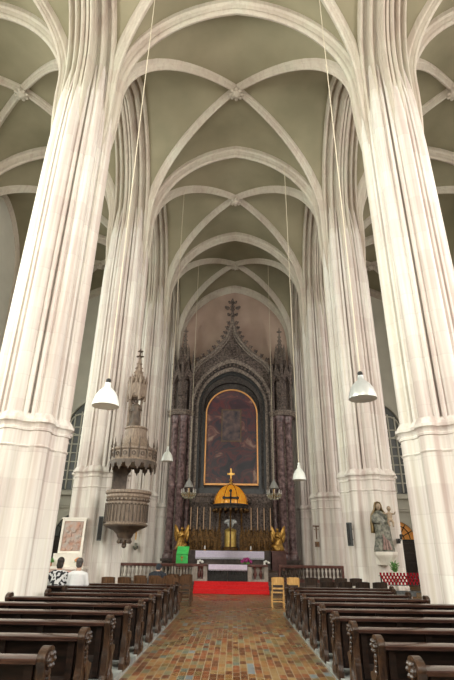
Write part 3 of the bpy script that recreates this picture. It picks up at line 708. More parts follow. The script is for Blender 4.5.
w.ball((0, -0.38, 1.62), (0.09, 0.08, 0.24), 8, 6); w.ball((0, -0.4, 1.90), 0.08, 8, 6); w.tube([(0, -0.3, 1.2), (0, -0.3, 1.45)], 0.08, 8)
w.build('angel_relief', 'steel', TB)

# tall altar candles on candlesticks
ci = 0
for sx, side in ((-1, 'left'), (1, 'right')):
    for k in range(4):
        x = sx*(1.27+0.40*k)
        t = thing('altar_candlestick', (XC+x, 31.4, 1.80), 'tall thin candle on gilt candlestick, %s to the %s of the tabernacle' % (ORD[k], side), 'candlestick', 'candles flanking the tabernacle')
        MB().lathe([(0.13, 0), (0.12, 0.04), (0.05, 0.1), (0.035, 0.3), (0.07, 0.36), (0.035, 0.42), (0.03, 1.05), (0.09, 1.12), (0.09, 1.15), (0.03, 1.17)], n=10).build('candlestick', 'oldgold', t)
        MB().lathe([(0.03, 1.15), (0.028, 2.42), (0.006, 2.47)], n=8).build('candle', 'candle', t)
# gilded kneeling angels
def gold_angel(x, label, s):
    t = thing('angel_statue', (XC+x, 31.35, 1.80), label, 'statue', 'gilded angels on the altar shelf')
    m = MB()
    m.lathe([(0.34, 0.0), (0.36, 0.1), (0.27, 0.35), (0.22, 0.6), (0.16, 0.7), (0.19, 0.9), (0.15, 1.02), (0.06, 1.08)], (0, 0, 0), 14, mod=lambda a, k: 1+0.08*cos(6*a+k))
    m.ball((-s*0.05, -0.08, 1.18), (0.09, 0.10, 0.12)); m.ball((-s*0.20, -0.1, 0.25), (0.24, 0.18, 0.16))
    m.tube([(0.15, -0.05, 0.92), (0.12, -0.2, 0.72), (-s*0.16, -0.28, 0.84)], [0.06, 0.05, 0.04], 7); m.tube([(-0.15, -0.05, 0.92), (-0.14, -0.2, 0.72), (-s*0.18, -0.28, 0.84)], [0.06, 0.05, 0.04], 7)
    remesh(m.build('body', 'gold', t), 0.025)
    for q in (-1, 1):
        MB().ball((q*0.27, 0.14, 1.0), (0.13, 0.05, 0.46), 8, 7, Matrix.Rotation(q*0.35, 3, 'Y')).ball((q*0.36, 0.16, 0.8), (0.1, 0.04, 0.36), 8, 6, Matrix.Rotation(q*0.15, 3, 'Y')).build('wing', 'gold', t)
gold_angel(-3.0+0.0, 'gilded kneeling angel at the left end of the altar shelf', -1)
gold_angel(2.9, 'gilded kneeling angel at the right end of the altar shelf', 1)
for x, s in ((-3.0, 'left'), (2.9, 'right')):
    tag(MB().box(-0.42, 0.42, -0.42, 0.42, 0, 1.0).box(-0.47, 0.47, -0.47, 0.47, 1.0, 1.05).build('angel_pedestal', 'redmarble', None, 0, (XC+x, 31.35, 0.75)), 'square red-brown pedestal under the %s gilded angel' % s, 'pedestal', 'angel pedestals')

# ------------------------------------------------------------------ communion rail, gate, cloths, lectern
def rail(name, x0, x1, n, label, dark):
    t = thing(name, ((x0+x1)/2, 24.45, 0.45), label, 'rail', 'communion rail sections'); w = (x1-x0)/2
    MB().box(-w, w, -0.15, 0.15, 0, 0.14).build('rail_base', 'redmarble' if dark else 'palestone', t, 0)
    MB().box(-w, w, -0.17, 0.17, 0.60, 0.72, 0.02).build('top_rail', 'redmarble', t, 0)
    for s in (-1, 1): MB().box(s*w-0.09 if s > 0 else -w-0.0, s*w+0.0 if s > 0 else -w+0.09, -0.14, 0.14, 0.14, 0.60).build('end_post', 'redmarble' if dark else 'palestone', t, 0)
    for k in range(n):
        x = -w+0.09+(2*w-0.18)*(k+0.5)/n
        MB().lathe([(0.055, 0.13), (0.055, 0.18), (0.03, 0.21), (0.062, 0.32), (0.05, 0.42), (0.028, 0.5), (0.055, 0.55), (0.055, 0.61)], (x, 0, 0), 10).build('baluster', 'palestone' if not dark else 'brownstone', t)
rail('communion_rail', 2.1, 5.1, 16, 'dark red marble balustrade to the right of the altar, behind the light chairs', True)
rail('communion_rail', -5.3, -2.75, 13, 'pale marble balustrade at the left below the pulpit', False)
rail('communion_rail', -2.72, -1.82, 5, 'short balustrade with pale balusters under the green lectern cloth', False)
for x0, x1, s in ((-1.82, -1.18, 'left'), (0.68, 1.62, 'right')):
    t = thing('rail_pedestal', ((x0+x1)/2, 24.45, 0.45), 'pale stone block with dark red balusters, %s of the black gate' % s, 'pedestal', 'stone blocks beside the gate'); w = (x1-x0)/2
    MB().box(-w, w, -0.15, 0.2, 0, 0.1).box(-w, -w+0.18, -0.14, 0.18, 0.1, 0.62).box(w-0.18, w, -0.14, 0.18, 0.1, 0.62).box(-w+0.18, w-0.18, 0.05, 0.16, 0.1, 0.62).build('block', 'palestone', t, 0)
    MB().box(-w-0.0, w+0.0, -0.18, 0.22, 0.62, 0.72, 0.015).build('top_slab', 'redmarble', t, 0)
    for k in range(2): MB().lathe([(0.055, 0.1), (0.04, 0.16), (0.085, 0.3), (0.06, 0.42), (0.03, 0.5), (0.06, 0.58), (0.06, 0.62)], ((k-0.5)*(2*w-0.36)*0.45, -0.05, 0), 10).build('baluster', 'redmarble', t)
G = thing('chancel_gate', (-0.25, 24.45, 0.45), 'black iron double gate in the middle of the rail under a white cloth', 'gate')
for s in (-1, 1):
    l = MB().box(min(0.01*s, s*0.92), max(0.01*s, s*0.92), -0.02, 0.02, 0.02, 0.56)
    l.box(min(0.01*s, s*0.92), max(0.01*s, s*0.92), -0.05, 0.05, 0.56, 0.62).box(min(0.01*s, s*0.92), max(0.01*s, s*0.92), -0.05, 0.05, 0.0, 0.06)
    for k in range(7): l.box(s*(0.06+0.133*k)-0.015, s*(0.06+0.133*k)+0.015, -0.045, 0.045, 0.0, 0.6)
    for k in range(3): l.tube([(s*(0.19+0.27*k)+0.09*cos(a), -0.05, 0.36+0.09*sin(a)) for a in [2*pi*i/12 for i in range(13)]], 0.014, 5)
    l.build('gate_leaf', 'iron', G)
MB().box(-0.93, 0.93, -0.2, 0.22, 0.62, 0.68).build('gate_top', 'brownstone', G, 0)
cl = MB().box(-0.88, 0.90, -0.24, 0.26, 0.68, 0.70).box(-0.88, 0.90, -0.26, -0.235, 0.50, 0.70).box(-0.88, 0.90, 0.255, 0.275, 0.5, 0.70).build('rail_cloth', 'cloth', None, 0, (-0.25, 24.45, 0.452))
cl.scale = (1, 1, 1); tag(cl, 'short white linen cloth over the black gate, nearer and narrower of two cloths', 'cloth')
l = MB()
for i in range(44):
    x = -0.88+i*0.0405; l.prism([(x, 0.505), (x+0.04, 0.505), (x+0.02, 0.43)], XZ(-0.24), 0.02)
l.build('lace_edge', 'lace', cl, 0)
# flowers and small candles
def bouquet(name, loc, r, fm, label, cat='flowers', n=22, leafm=True, vase=None):
    t = thing(name, loc, label, cat)
    z0 = 0
    if vase:
        MB().lathe([(r*0.35, 0), (r*0.45, r*0.3), (r*0.35, r*0.7), (r*0.42, r*0.85), (r*0.38, r*0.85)], n=12).build('vase', vase, t); z0 = r*0.8
    rnd = random.Random(len(label))
    b = MB(); g = MB()
    for k in range(n):
        a = rnd.uniform(0, 2*pi); e = rnd.uniform(0.0, 1.45); rr = r*rnd.uniform(0.72, 0.95)
        p = (rr*cos(a)*cos(e), rr*sin(a)*cos(e), z0+r*0.25+rr*0.8*sin(e))
        b.ball(p, r*0.22, 7, 5); g.tube([(0, 0, z0 if vase else 0), p], r*0.03, 4)
    for k in range(n//2):
        a = rnd.uniform(0, 2*pi); g.ball((r*0.7*cos(a), r*0.7*sin(a), z0+r*0.25), (r*0.3, r*0.18, r*0.07), 6, 4, Matrix.Rotation(a, 3, 'Z') @ Matrix.Rotation(0.4, 3, 'Y'))
    b.build('blossoms', fm, t); g.build('foliage', 'leaf', t)
bouquet('bouquet', (0.62, 24.47, 1.17), 0.26, 'flower_purple', 'round dark purple bouquet beside the white rail cloth', n=34)
for x, s in ((-1.62, 'left'), (1.46, 'right')):
    t = thing('rail_candle', (x, 24.35, 1.17), 'small white candle with white flowers on the %s rail block' % s, 'candle', 'small candles on the rail')
    MB().lathe([(0.06, 0), (0.06, 0.02), (0.045, 0.03), (0.045, 0.14), (0.01, 0.16)], n=12).build('candle', 'candle_white', t)
    b = MB()
    for k in range(7): b.ball((0.11*cos(k*0.9)+0.10, 0.07*sin(k*0.9)+0.05, 0.08+0.03*(k % 3)), 0.05, 6, 4)
    b.build('white_flowers', 'flower_white', t)
for x, s in ((-1.45, 'left'), (1.1, 'right')):
    t = thing('altar_candle', (XC+x+0.05, 28.8, 1.752), 'short white candle on the %s end of the altar cloth' % s, 'candle', 'short candles on the altar')
    MB().lathe([(0.08, 0), (0.08, 0.02), (0.03, 0.04), (0.06, 0.08)], n=12).build('holder', 'gold', t)
    MB().lathe([(0.04, 0.07), (0.04, 0.24), (0.008, 0.27)], n=10).build('wax', 'candle_white', t)
L = thing('lectern', (-2.42, 25.05, 0.45), 'slender lectern hung with a bright green cloth, left of the altar', 'lectern')
MB().lathe([(0.24, 0), (0.24, 0.05), (0.06, 0.1), (0.05, 1.05)], n=14).build('stand', 'chair_brown', L)
MB().prism([(-0.30, 1.05), (0.26, 1.40), (0.26, 1.44), (-0.30, 1.09)], YZ(-0.3), 0.6).build('book_rest', 'chair_brown', L, 0)
g = MB(); N = 8
g.box(-0.28, 0.28, -0.33, -0.31, 0.72, 1.12)
g.prism([(-0.33, 1.10), (0.26, 1.445), (0.26, 1.465), (-0.33, 1.125)], YZ(-0.28), 0.56)
gc = g.build('green_cloth', 'green', L, 0)
e = MB().box(-0.02, 0.02, -0.34, -0.33, 0.82, 1.04).box(-0.07, 0.07, -0.34, -0.33, 0.95, 0.985); e.build('cross_emblem', 'gold', gc, 0)

# ------------------------------------------------------------------ pews
def end_profile():
    right = [(0.40, 0.0), (0.42, 0.10), (0.34, 0.16), (0.30, 0.26), (0.31, 0.38), (0.36, 0.46), (0.35, 0.51), (0.25, 0.54), (0.17, 0.60), (0.13, 0.70), (0.135, 0.78), (0.17, 0.83), (0.175, 0.89), (0.13, 0.93), (0.06, 0.94), (0.0, 0.925)]
    left = [(-0.05, 0.89), (-0.07, 0.84), (-0.045, 0.78), (-0.03, 0.70), (-0.02, 0.55), (-0.04, 0.40), (-0.06, 0.2), (-0.09, 0.12), (-0.10, 0.0)]
    return smooth_poly(right+left, 3)
EP = end_profile()
def make_pew(x0, x1, y, label, group):
    """x0 is the aisle end; faces +Y"""
    t = thing('church_pew', ((x0+x1)/2, y, 0.07), label, 'pew', group); t.scale = (1, 1, 0.865)
    w = abs(x1-x0)/2; s = 1 if x0 > x1 else -1      # side of the aisle end
    MB().box(-w+0.05, w-0.05, 0.06, 0.44, 0.39, 0.43, 0.01).build('seat', 'pewwood', t, 0)
    bk = MB()
    bk.prism([(-0.02, 0.12), (0.02, 0.12), (0.075, 0.40), (0.03, 0.80), (-0.01, 0.80), (0.035, 0.4)], YZ(-w+0.04), 2*w-0.08)
    n = max(2, int(w*2/0.75))
    for i in range(n+1): 
        xx = -w+0.1+(2*w-0.2)*i/n; bk.box(xx-0.035, xx+0.035, -0.035, 0.02, 0.15, 0.8)
    bk.build('backrest', 'pewwood', t, 0)
    MB().prism(smooth_poly([(-0.08, 0.78), (-0.085, 0.815), (-0.06, 0.83), (0.03, 0.84), (0.10, 0.83), (0.115, 0.80), (0.10, 0.78), (-0.08, 0.78)], 2), YZ(-w+0.03), 2*w-0.06).build('top_rail', 'pewrail', t, 20)
    MB().box(-w+0.1, w-0.1, 0.55, 0.72, 0.17, 0.22, 0.012).box(-w+0.2, -w+0.26, 0.57, 0.70, 0, 0.17).box(w-0.26, w-0.2, 0.57, 0.70, 0, 0.17).build('kneeler', 'pewwood', t, 0)
    for q in (-1, 1):
        x = q*w-(0.035)
        e = MB().prism([(py, pz-0.03) for py, pz in EP], YZ(x), 0.07)
        eo = e.build('end_panel', 'pewend', t, 30)
        if q == s:
            c = MB(); xf = x+(0.07 if q > 0 else 0)+q*0.005
            c.ball((xf, 0.05, 0.80), (0.03, 0.085, 0.075), 10, 6)
            for k in range(6):
                a = k*pi/3; c.ball((xf+q*0.012, 0.05+0.06*cos(a), 0.80+0.055*sin(a)), 0.028, 6, 4)
            for k in range(4): c.ball((xf, 0.05+0.012*k, 0.69-0.055*k), (0.025, 0.045-0.005*k, 0.04), 7, 5)
            c.tube([(xf, 0.07+0.16*sin(k*0.5)*0.4, 0.50-0.05*k) for k in range(8)], 0.018, 5)
            c.ball((xf, 0.16, 0.10), (0.03, 0.12, 0.09), 8, 6)
            c.build('carving', 'pewend', eo)
    return t
LY = [4.75+1.15*k for k in range(10)]
RY = [4.57+1.12*k for k in range(10)]
LEND = [-4.0, -4.0, -4.85, -4.85, -4.75, -4.40, -4.05, -4.05, -5.0, -4.7]
REND = [4.0, 4.05, 4.85, 4.85, 4.85, 4.6, 4.05, 4.05, 4.05, 4.35]
for k, y in enumerate(LY):
    lab = 'dark wooden pew left of the aisle, %s' % ('nearest the camera' if k == 0 else 'farthest, just before the brown chairs' if k == len(LY)-1 else 'second from the far end, where two people sit' if k == len(LY)-2 else ORD[k]+' from the camera')
    make_pew(-1.60, LEND[k], y, lab, 'pews left of the aisle')
for k, y in enumerate(RY):
    lab = 'dark wooden pew right of the aisle, %s' % ('nearest the camera' if k == 0 else 'farthest, before the light chairs' if k == len(RY)-1 else ORD[k]+' from the camera')
    make_pew(1.50, REND[k], y, lab, 'pews right of the aisle')

# ------------------------------------------------------------------ chairs
def make_chair(x, y, mt, label, group):
    t = thing('wooden_chair', (x, y, 0), label, 'chair', group)
    MB().box(-0.21, 0.21, -0.20, 0.22, 0.43, 0.46, 0.012).build('seat', mt, t, 0)
    for sx in (-1, 1):
        MB().tube([(sx*0.19, 0.20, 0.43), (sx*0.20, 0.22, 0)], [0.02, 0.016], 8).build('leg', mt, t)
        MB().tube([(sx*0.19, -0.24, 0), (sx*0.19, -0.19, 0.44), (sx*0.185, -0.22, 0.68), (sx*0.18, -0.27, 0.90)], [0.017, 0.021, 0.02, 0.016], 8).build('leg', mt, t)
        MB().box(sx*0.19-0.01, sx*0.19+0.01, -0.2, 0.2, 0.17, 0.2).build('stretcher', mt, t, 0)
    MB().box(-0.19, 0.19, -0.225, -0.205, 0.17, 0.20).build('stretcher', mt, t, 0); MB().box(-0.19, 0.19, 0.195, 0.215, 0.22, 0.25).build('stretcher', mt, t, 0)
    b = MB(); pts = []
    N = 10; vs = []; fs = []
    for i in range(N+1):
        u = -1+2*i/N; xx = u*0.21; yb = -0.285+0.04*u*u*1.2; top = 0.915-0.02*abs(u)**3
        for dy, z in ((0, 0.68), (0, top), (0.018, top), (0.018, 0.68)): vs.append((xx, yb+dy+(0.03 if z < 0.8 else 0), z))
    for i in range(N):
        for k in range(4): fs.append((i*4+k, i*4+(k+1) % 4, (i+1)*4+(k+1) % 4, (i+1)*4+k))
    fs += [(0, 1, 2, 3), (N*4+3, N*4+2, N*4+1, N*4)]
    b.add(vs, fs); b.box(-0.18, 0.18, -0.235, -0.215, 0.55, 0.60)
    b.build('backrest', mt, t, 40)
    return t
ch_l = make_chair(1.50, 18.05, 'chair_light', 'light honey-wood chair nearest the aisle on the right', 'light wooden chairs')
dup(ch_l, (2.02, 18.1, 0), 'light honey-wood chair second from the aisle on the right', 'light wooden chairs')
ch_d = make_chair(2.75, 15.7, 'chair_dark', 'x', 'dark chairs behind the right pews')
first = True
for r, (y, n, x0) in enumerate(((15.7, 4, 2.75), (18.1, 4, 2.62))):
    for k in range(n):
        lab = 'dark wooden chair in the %s row behind the right pews, %s from the aisle' % (('nearer', 'farther')[r], ORD[k])
        if r == 0 and k == 0: ch_d['label'] = lab
        else: dup(ch_d, (x0+0.50*k, y, 0), lab)
ch_b = make_chair(-1.85, 16.6, 'chair_brown', 'x', 'brown chairs behind the left pews')
for r, (y, n, x0) in enumerate(((16.6, 5, -1.85), (18.0, 4, -1.62), (19.5, 2, -1.68))):
    for k in range(n):
        lab = 'brown wooden chair in the %s row behind the left pews, %s from the aisle' % (('nearest', 'middle', 'farthest')[r], ORD[k])
        if r == 0 and k == 0: ch_b['label'] = lab
        else: dup(ch_b, (x0-0.50*k, y, 0), lab)

# ------------------------------------------------------------------ pulpit
PU = thing('pulpit', (-3.80, 17.95, 1.85), 'carved brown wooden pulpit with fringed sounding board and spire on the left pier', 'pulpit')
oct_ = dict(n=16, a0=pi/16)
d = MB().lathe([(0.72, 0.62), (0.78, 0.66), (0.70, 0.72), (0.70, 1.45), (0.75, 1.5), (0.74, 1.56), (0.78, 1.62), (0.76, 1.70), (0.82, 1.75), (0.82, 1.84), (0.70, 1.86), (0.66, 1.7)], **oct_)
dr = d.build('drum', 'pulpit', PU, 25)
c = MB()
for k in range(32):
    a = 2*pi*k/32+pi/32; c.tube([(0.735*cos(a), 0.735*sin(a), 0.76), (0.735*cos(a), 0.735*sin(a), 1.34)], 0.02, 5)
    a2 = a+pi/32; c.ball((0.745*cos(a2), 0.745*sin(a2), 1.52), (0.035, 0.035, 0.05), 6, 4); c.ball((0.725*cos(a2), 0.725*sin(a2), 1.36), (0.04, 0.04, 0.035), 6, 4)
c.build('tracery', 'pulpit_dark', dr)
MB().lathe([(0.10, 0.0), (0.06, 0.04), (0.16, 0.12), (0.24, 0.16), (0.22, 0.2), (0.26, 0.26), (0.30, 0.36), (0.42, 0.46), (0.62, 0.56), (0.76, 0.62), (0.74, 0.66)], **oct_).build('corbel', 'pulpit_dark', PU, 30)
k_ = MB()
for k in range(8):
    a = 2*pi*k/8; k_.ball((0.20*cos(a), 0.20*sin(a), 0.10), (0.07, 0.07, 0.07), 6, 4)
k_.ball((0, 0, -0.04), (0.09, 0.09, 0.08), 8, 6); k_.build('pendant_boss', 'pulpit_dark', PU)
# back board and link to the pier
d_ = Vector((-1.5, 1.65, 0)).normalized(); an = math.atan2(d_.y, d_.x)
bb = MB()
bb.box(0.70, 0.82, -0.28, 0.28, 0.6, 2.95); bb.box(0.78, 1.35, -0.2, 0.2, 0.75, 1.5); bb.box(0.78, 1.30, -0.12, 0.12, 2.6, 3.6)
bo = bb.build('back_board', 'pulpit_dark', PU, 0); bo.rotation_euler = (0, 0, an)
s = MB().lathe([(0.84, 2.86), (0.86, 2.95), (0.82, 3.02), (0.82, 3.28), (0.87, 3.33), (0.87, 3.40), (0.70, 3.42), (0.52, 3.62), (0.42, 3.92), (0.40, 4.18), (0.44, 4.22), (0.42, 4.28), (0.15, 4.30)], (0.06, 0, 0), 16, pi/16)
so = s.build('sounding_board', 'pulpit', PU, 25)
f = MB()
for k in range(16):
    a = 2*pi*k/16+pi/8
    mt = Matrix.Translation((0.06, 0, 0)) @ Matrix.Rotation(a-pi/2, 4, 'Z') @ Matrix(((1,0,0,0),(0,0,-1,0.86),(0,1,0,0),(0,0,0,1)))
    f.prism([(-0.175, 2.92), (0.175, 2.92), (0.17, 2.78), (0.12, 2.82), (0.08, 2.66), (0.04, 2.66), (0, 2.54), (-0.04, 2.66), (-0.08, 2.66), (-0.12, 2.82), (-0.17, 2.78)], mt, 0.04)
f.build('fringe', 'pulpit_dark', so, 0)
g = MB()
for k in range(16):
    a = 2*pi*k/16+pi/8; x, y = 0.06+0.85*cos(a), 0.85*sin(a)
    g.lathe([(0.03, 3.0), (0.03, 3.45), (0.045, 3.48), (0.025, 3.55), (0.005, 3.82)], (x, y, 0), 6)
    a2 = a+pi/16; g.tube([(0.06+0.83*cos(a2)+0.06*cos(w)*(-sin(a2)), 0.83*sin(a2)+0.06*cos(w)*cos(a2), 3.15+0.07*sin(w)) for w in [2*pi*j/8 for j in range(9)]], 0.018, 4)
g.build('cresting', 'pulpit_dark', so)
# spire with figure under the canopy
f = MB().lathe([(0.22, 4.28), (0.25, 4.32), (0.20, 4.5), (0.17, 4.9), (0.19, 5.3), (0.16, 5.45), (0.06, 5.52)], (-0.02, -0.02, 0), 14, mod=lambda a, k: 1+0.09*cos(5*a+k))
f.ball((-0.02, -0.05, 5.63), (0.085, 0.095, 0.12)); f.tube([(0.14, -0.02, 5.38), (0.22, -0.12, 5.12), (0.12, -0.22, 5.25)], [0.055, 0.045, 0.035], 6); f.tube([(-0.16, -0.02, 5.38), (-0.22, -0.1, 5.12), (-0.08, -0.2, 5.05)], [0.055, 0.045, 0.035], 6)
remesh(f.build('figure', 'pulpit_dark', PU), 0.02)
sp_ = MB()
for x, y in ((-0.26, 0.16), (0.12, 0.24), (-0.30, -0.02)): sp_.tube([(x, y, 4.25), (x, y, 6.0)], 0.045, 6)
sp_.lathe([(0.30, 5.82), (0.36, 5.90), (0.36, 6.55), (0.30, 6.6), (0.22, 6.9), (0.13, 7.4), (0.06, 7.9), (0.05, 7.98)], (-0.06, 0.04, 0), 6)
for k in range(6):
    a = k*pi/3; cx, cy = -0.06+0.34*cos(a), 0.04+0.34*sin(a)
    sp_.lathe([(0.05, 5.66), (0.055, 5.8), (0.05, 6.6), (0.07, 6.64), (0.008, 7.05)], (cx, cy, 0), 5)
    mt = Matrix.Translation((-0.06, 0.04, 0)) @ Matrix.Rotation(a+pi/6-pi/2, 4, 'Z') @ Matrix(((1,0,0,0),(0,0,-1,0.33),(0,1,0,0),(0,0,0,1)))
    sp_.prism([(-0.16, 5.7), (-0.08, 5.95), (0, 6.05), (0.08, 5.95), (0.16, 5.7), (0.17, 6.35), (0.05, 6.6), (0, 6.95), (-0.05, 6.6), (-0.17, 6.35)], mt, 0.05)
    for j in range(4): sp_.ball((-0.06+(0.20-0.04*j)*cos(a), 0.04+(0.20-0.04*j)*sin(a), 7.0+0.24*j), 0.045, 5, 4)
sp_.build('spire', 'pulpit', PU, 30)
fn = MB().lathe([(0.05, 7.9), (0.04, 8.1), (0.08, 8.16), (0.04, 8.22), (0.035, 8.5), (0.02, 8.62)], (-0.06, 0.04, 0), 8)
for z, r in ((8.15, 0.10), (8.45, 0.06)):
    for k in range(4): a = k*pi/2; fn.ball((-0.06+r*cos(a), 0.04+r*sin(a), z), (0.06, 0.06, 0.05), 6, 4)
fn.build('finial', 'pulpit_dark', PU)
for ch in PU.children:
    for p in ch.data.vertices:
        if ch.name.split('.')[0] in ('spire', 'finial', 'figure') and p.co.z > 4.28: p.co.z = 4.28+(p.co.z-4.28)*0.80
PU.scale = (1, 1, 0.96)

# ------------------------------------------------------------------ hanging lamps
def lamp(x, y, z0, dia, h, ztop, body, label, ball=True):
    t = thing('pendant_lamp', (x, y, z0), label, 'lamp', 'bell-shaped hanging lamps'); r = dia/2
    prof = [(r, 0), (r*1.0, h*0.05), (r*0.96, h*0.16), (r*0.82, h*0.42), (r*0.60, h*0.62), (r*0.36, h*0.74), (r*0.24, h*0.80), (r*0.22, h*0.98), (r*0.12, h*1.0)]
    MB().lathe(prof+[(r*0.10, h*0.98), (r*0.33, h*0.72), (r*0.56, h*0.60), (r*0.78, h*0.40), (r*0.92, h*0.15), (r*0.95, 0.004)], n=28).build('shade', body, t, 50)
    MB().lathe([(r*0.935, 0.012), (r*0.90, h*0.15), (r*0.76, h*0.39), (r*0.54, h*0.585), (r*0.3, h*0.70), (r*0.02, h*0.71)], n=28).build('lining', 'shade_in', t, 50)
    MB().lathe([(0.02, h*0.45), (0.055, h*0.36), (0.06, h*0.26), (0.03, h*0.18), (0.01, h*0.16)], n=12).tube([(0, 0, h*0.44), (0, 0, h*0.75)], 0.025, 8).build('bulb', 'candle_white', t)
    MB().ball((0, 0, h*1.08), (r*0.2, r*0.2, h*0.10), 12, 8).build('cap', 'iron' if ball else body, t)
    MB().tube([(0, 0, h*1.1), (0, 0, ztop-z0)], 0.011 if y < 15 else 0.017, 6).build('cord', 'cord', t)
def zweb(x, y):
    for y0, y1 in zip(BAYS, BAYS[1:]):
        if y0 <= y <= y1:
            yc, b = (y0+y1)/2, (y1-y0)/2-0.27; return P(min(abs(x)/4.5, abs(y-yc)/b))
lamp(-2.58, 9.2, 4.27, 0.54, 0.50, zweb(-2.58, 9.2)-0.02, 'white', 'large white bell lamp hanging left, before the pulpit')
lamp(2.58, 9.2, 4.47, 0.56, 0.50, zweb(2.58, 9.2)-0.02, 'steel', 'large grey metal bell lamp hanging right, before the madonna pier')
lamp(-3.04, 22.0, 5.42, 0.54, 0.58, zweb(-3.04, 22.0)-0.02, 'white', 'small white bell lamp hanging left beside the altarpiece', False)
lamp(2.60, 19.4, 4.30, 0.54, 0.58, zweb(2.60, 19.4)-0.02, 'white', 'small white bell lamp hanging right beside the altarpiece', False)
def chandelier(x, label):
    y, z0 = 29.6, 4.75
    t = thing('chandelier', (x, y, z0), label, 'chandelier', 'glass chandeliers before the altarpiece')
    MB().lathe([(0.30, 0.45), (0.26, 0.55), (0.15, 0.78), (0.05, 0.9), (0.03, 1.0)], n=20).build('shade', 'steel', t)
    MB().tube([(0, 0, 0.95), (0, 0, zweb(x, y)-z0-0.02)], 0.016, 6).build('cord', 'cord', t)
    MB().lathe([(0.02, -0.15), (0.08, -0.08), (0.04, 0.0), (0.09, 0.1), (0.04, 0.25), (0.05, 0.5)], n=12).build('stem', 'gold', t)
    for k in range(8):
        a = 2*pi*k/8
        c, s = cos(a), sin(a)
        arm = MB().tube([(0.05*c, 0.05*s, 0.1), (0.2*c, 0.2*s, -0.02), (0.36*c, 0.36*s, 0.02), (0.42*c, 0.42*s, 0.16)], 0.014, 5).build('arm', 'gold', t)
        MB().lathe([(0.06, 0.15), (0.03, 0.17), (0.02, 0.19), (0.018, 0.36), (0.004, 0.38)], (0.42*c, 0.42*s, 0), 8).build('candle', 'candle_white', arm)
    d = MB()
    for k in range(16):
        a = 2*pi*k/16
        for r, z in ((0.42, 0.05), (0.36, -0.06), (0.24, -0.14), (0.40, 0.12)): d.ball((r*cos(a), r*sin(a), z), (0.025, 0.025, 0.055), 5, 4)
    d.tube([(0.43*cos(2*pi*k/24), 0.43*sin(2*pi*k/24), 0.11) for k in range(25)], 0.012, 4)
    for k in range(4):
        a = k*pi/4; d.tube([(0.43*cos(a), 0.43*sin(a), 0.11), (0, 0, 0.02), (-0.43*cos(a), -0.43*sin(a), 0.11)], 0.01, 4)
    d.build('crystal_drops', 'glass', t)
chandelier(-2.68, 'glass chandelier with grey shade hanging left of the amber dome')
chandelier(2.42, 'glass chandelier with grey shade hanging right of the amber dome')

# ------------------------------------------------------------------ left pier: relief altar, speaker
SA = thing('side_altar', (-5.75, 17.95, 0), 'small side altar with pink front and white top at the foot of the pulpit pier', 'altar')
MB().box(-0.62, 0.62, -0.22, 0.40, 0.0, 1.05).build('altar_block', 'relief_frame', SA, 0)
MB().box(-0.70, 0.70, -0.30, 0.42, 1.05, 1.14, 0.015).build('altar_top', 'relief_frame', SA, 0)
fr = MB().box(-0.54, 0.42, -0.245, -0.22, 0.15, 1.0)
for k in range(5): fr.tube([(-0.44+0.19*k+0.07*cos(a), -0.25, 0.72+0.16*sin(a)) for a in [2*pi*i/12 for i in range(13)]], 0.014, 5)
fr.build('pink_front', 'frontal', SA, 0)
MB().box(-0.50, 0.50, 0.10, 0.42, 1.14, 1.55).build('shelf_block', 'relief_frame', SA, 0)
RP = thing('relief_picture', (-5.75, 18.30, 1.55), 'reddish carved relief in a pale frame standing on the small side altar', 'picture')
RP.rotation_euler = (R(-4), 0, 0); RP.scale = (0.86, 1, 0.86)
b = MB(); arch_band(b, [(0.50, 0), (0.50, 1.32), (-0.50, 1.32), (-0.50, 0), (0.50, -0.001)], [(0.41, 0.08), (0.41, 1.24), (-0.41, 1.24), (-0.41, 0.08), (0.41, 0.079)], -0.06, 0.03)
b.box(-0.54, 0.54, -0.08, 0.03, 1.32, 1.38); b.build('frame', 'relief_frame', RP, 0)
rl = MB().box(-0.43, 0.43, -0.025, 0.02, 0.06, 1.26); rnd = random.Random(5)
for k in range(26): rl.ball((rnd.uniform(-0.34, 0.34), -0.03, rnd.uniform(0.15, 1.15)), (rnd.uniform(0.04, 0.08), 0.035, rnd.uniform(0.05, 0.13)), 7, 5, Matrix.Rotation(rnd.uniform(-0.8, 0.8), 3, 'Y'))
rl.build('carved_panel', 'relief', RP)
bouquet('flower_vase', (-5.27, 17.78, 1.14), 0.15, 'flower_orange', 'orange flowers in a pale vase on the right end of the side altar', vase='relief_frame')
bouquet('green_plant', (-6.25, 17.85, 1.14), 0.14, 'leaf', 'small leafy green plant on the left end of the side altar', 'plant', vase='terracotta')
for k, x in enumerate((-6.15, -5.8, -5.45)):
    bouquet('red_flower_pot', (x, 17.25, 0.50), 0.24, 'flower_red', 'pot of red flowers on the low bench before the side altar, %s from the left' % ORD[k], 'flowers', n=30, vase='terracotta')
fb = MB().box(-0.65, 0.65, -0.17, 0.17, 0.44, 0.50, 0.01)
for q in (-1, 1): fb.box(q*0.5-0.05, q*0.5+0.05, -0.15, 0.15, 0, 0.44)
tag(fb.build('flower_bench', 'palestone', None, 0, (-5.8, 17.25, 0)), 'low stone bench carrying red flower pots before the side altar', 'bench')
def speaker(x, y, z0, z1, rz, label):
    t = thing('column_speaker', (x, y, z0), label, 'speaker', 'column loudspeakers on the piers', rz); h = z1-z0
    MB().box(-0.08, 0.08, -0.16, -0.02, 0, h, 0.012).build('cabinet', 'speaker', t, 0)
    MB().box(-0.06, 0.06, -0.172, -0.155, 0.04, h-0.04).build('grille', 'iron', t, 0)
    MB().box(-0.03, 0.03, -0.05, 0.08, h*0.25, h*0.3).box(-0.03, 0.03, -0.05, 0.08, h*0.7, h*0.75).build('bracket', 'iron', t, 0)
speaker(-4.88, 18.62, 1.98, 2.80, 0.3, 'dark grey column loudspeaker on the left pier between relief and pulpit')
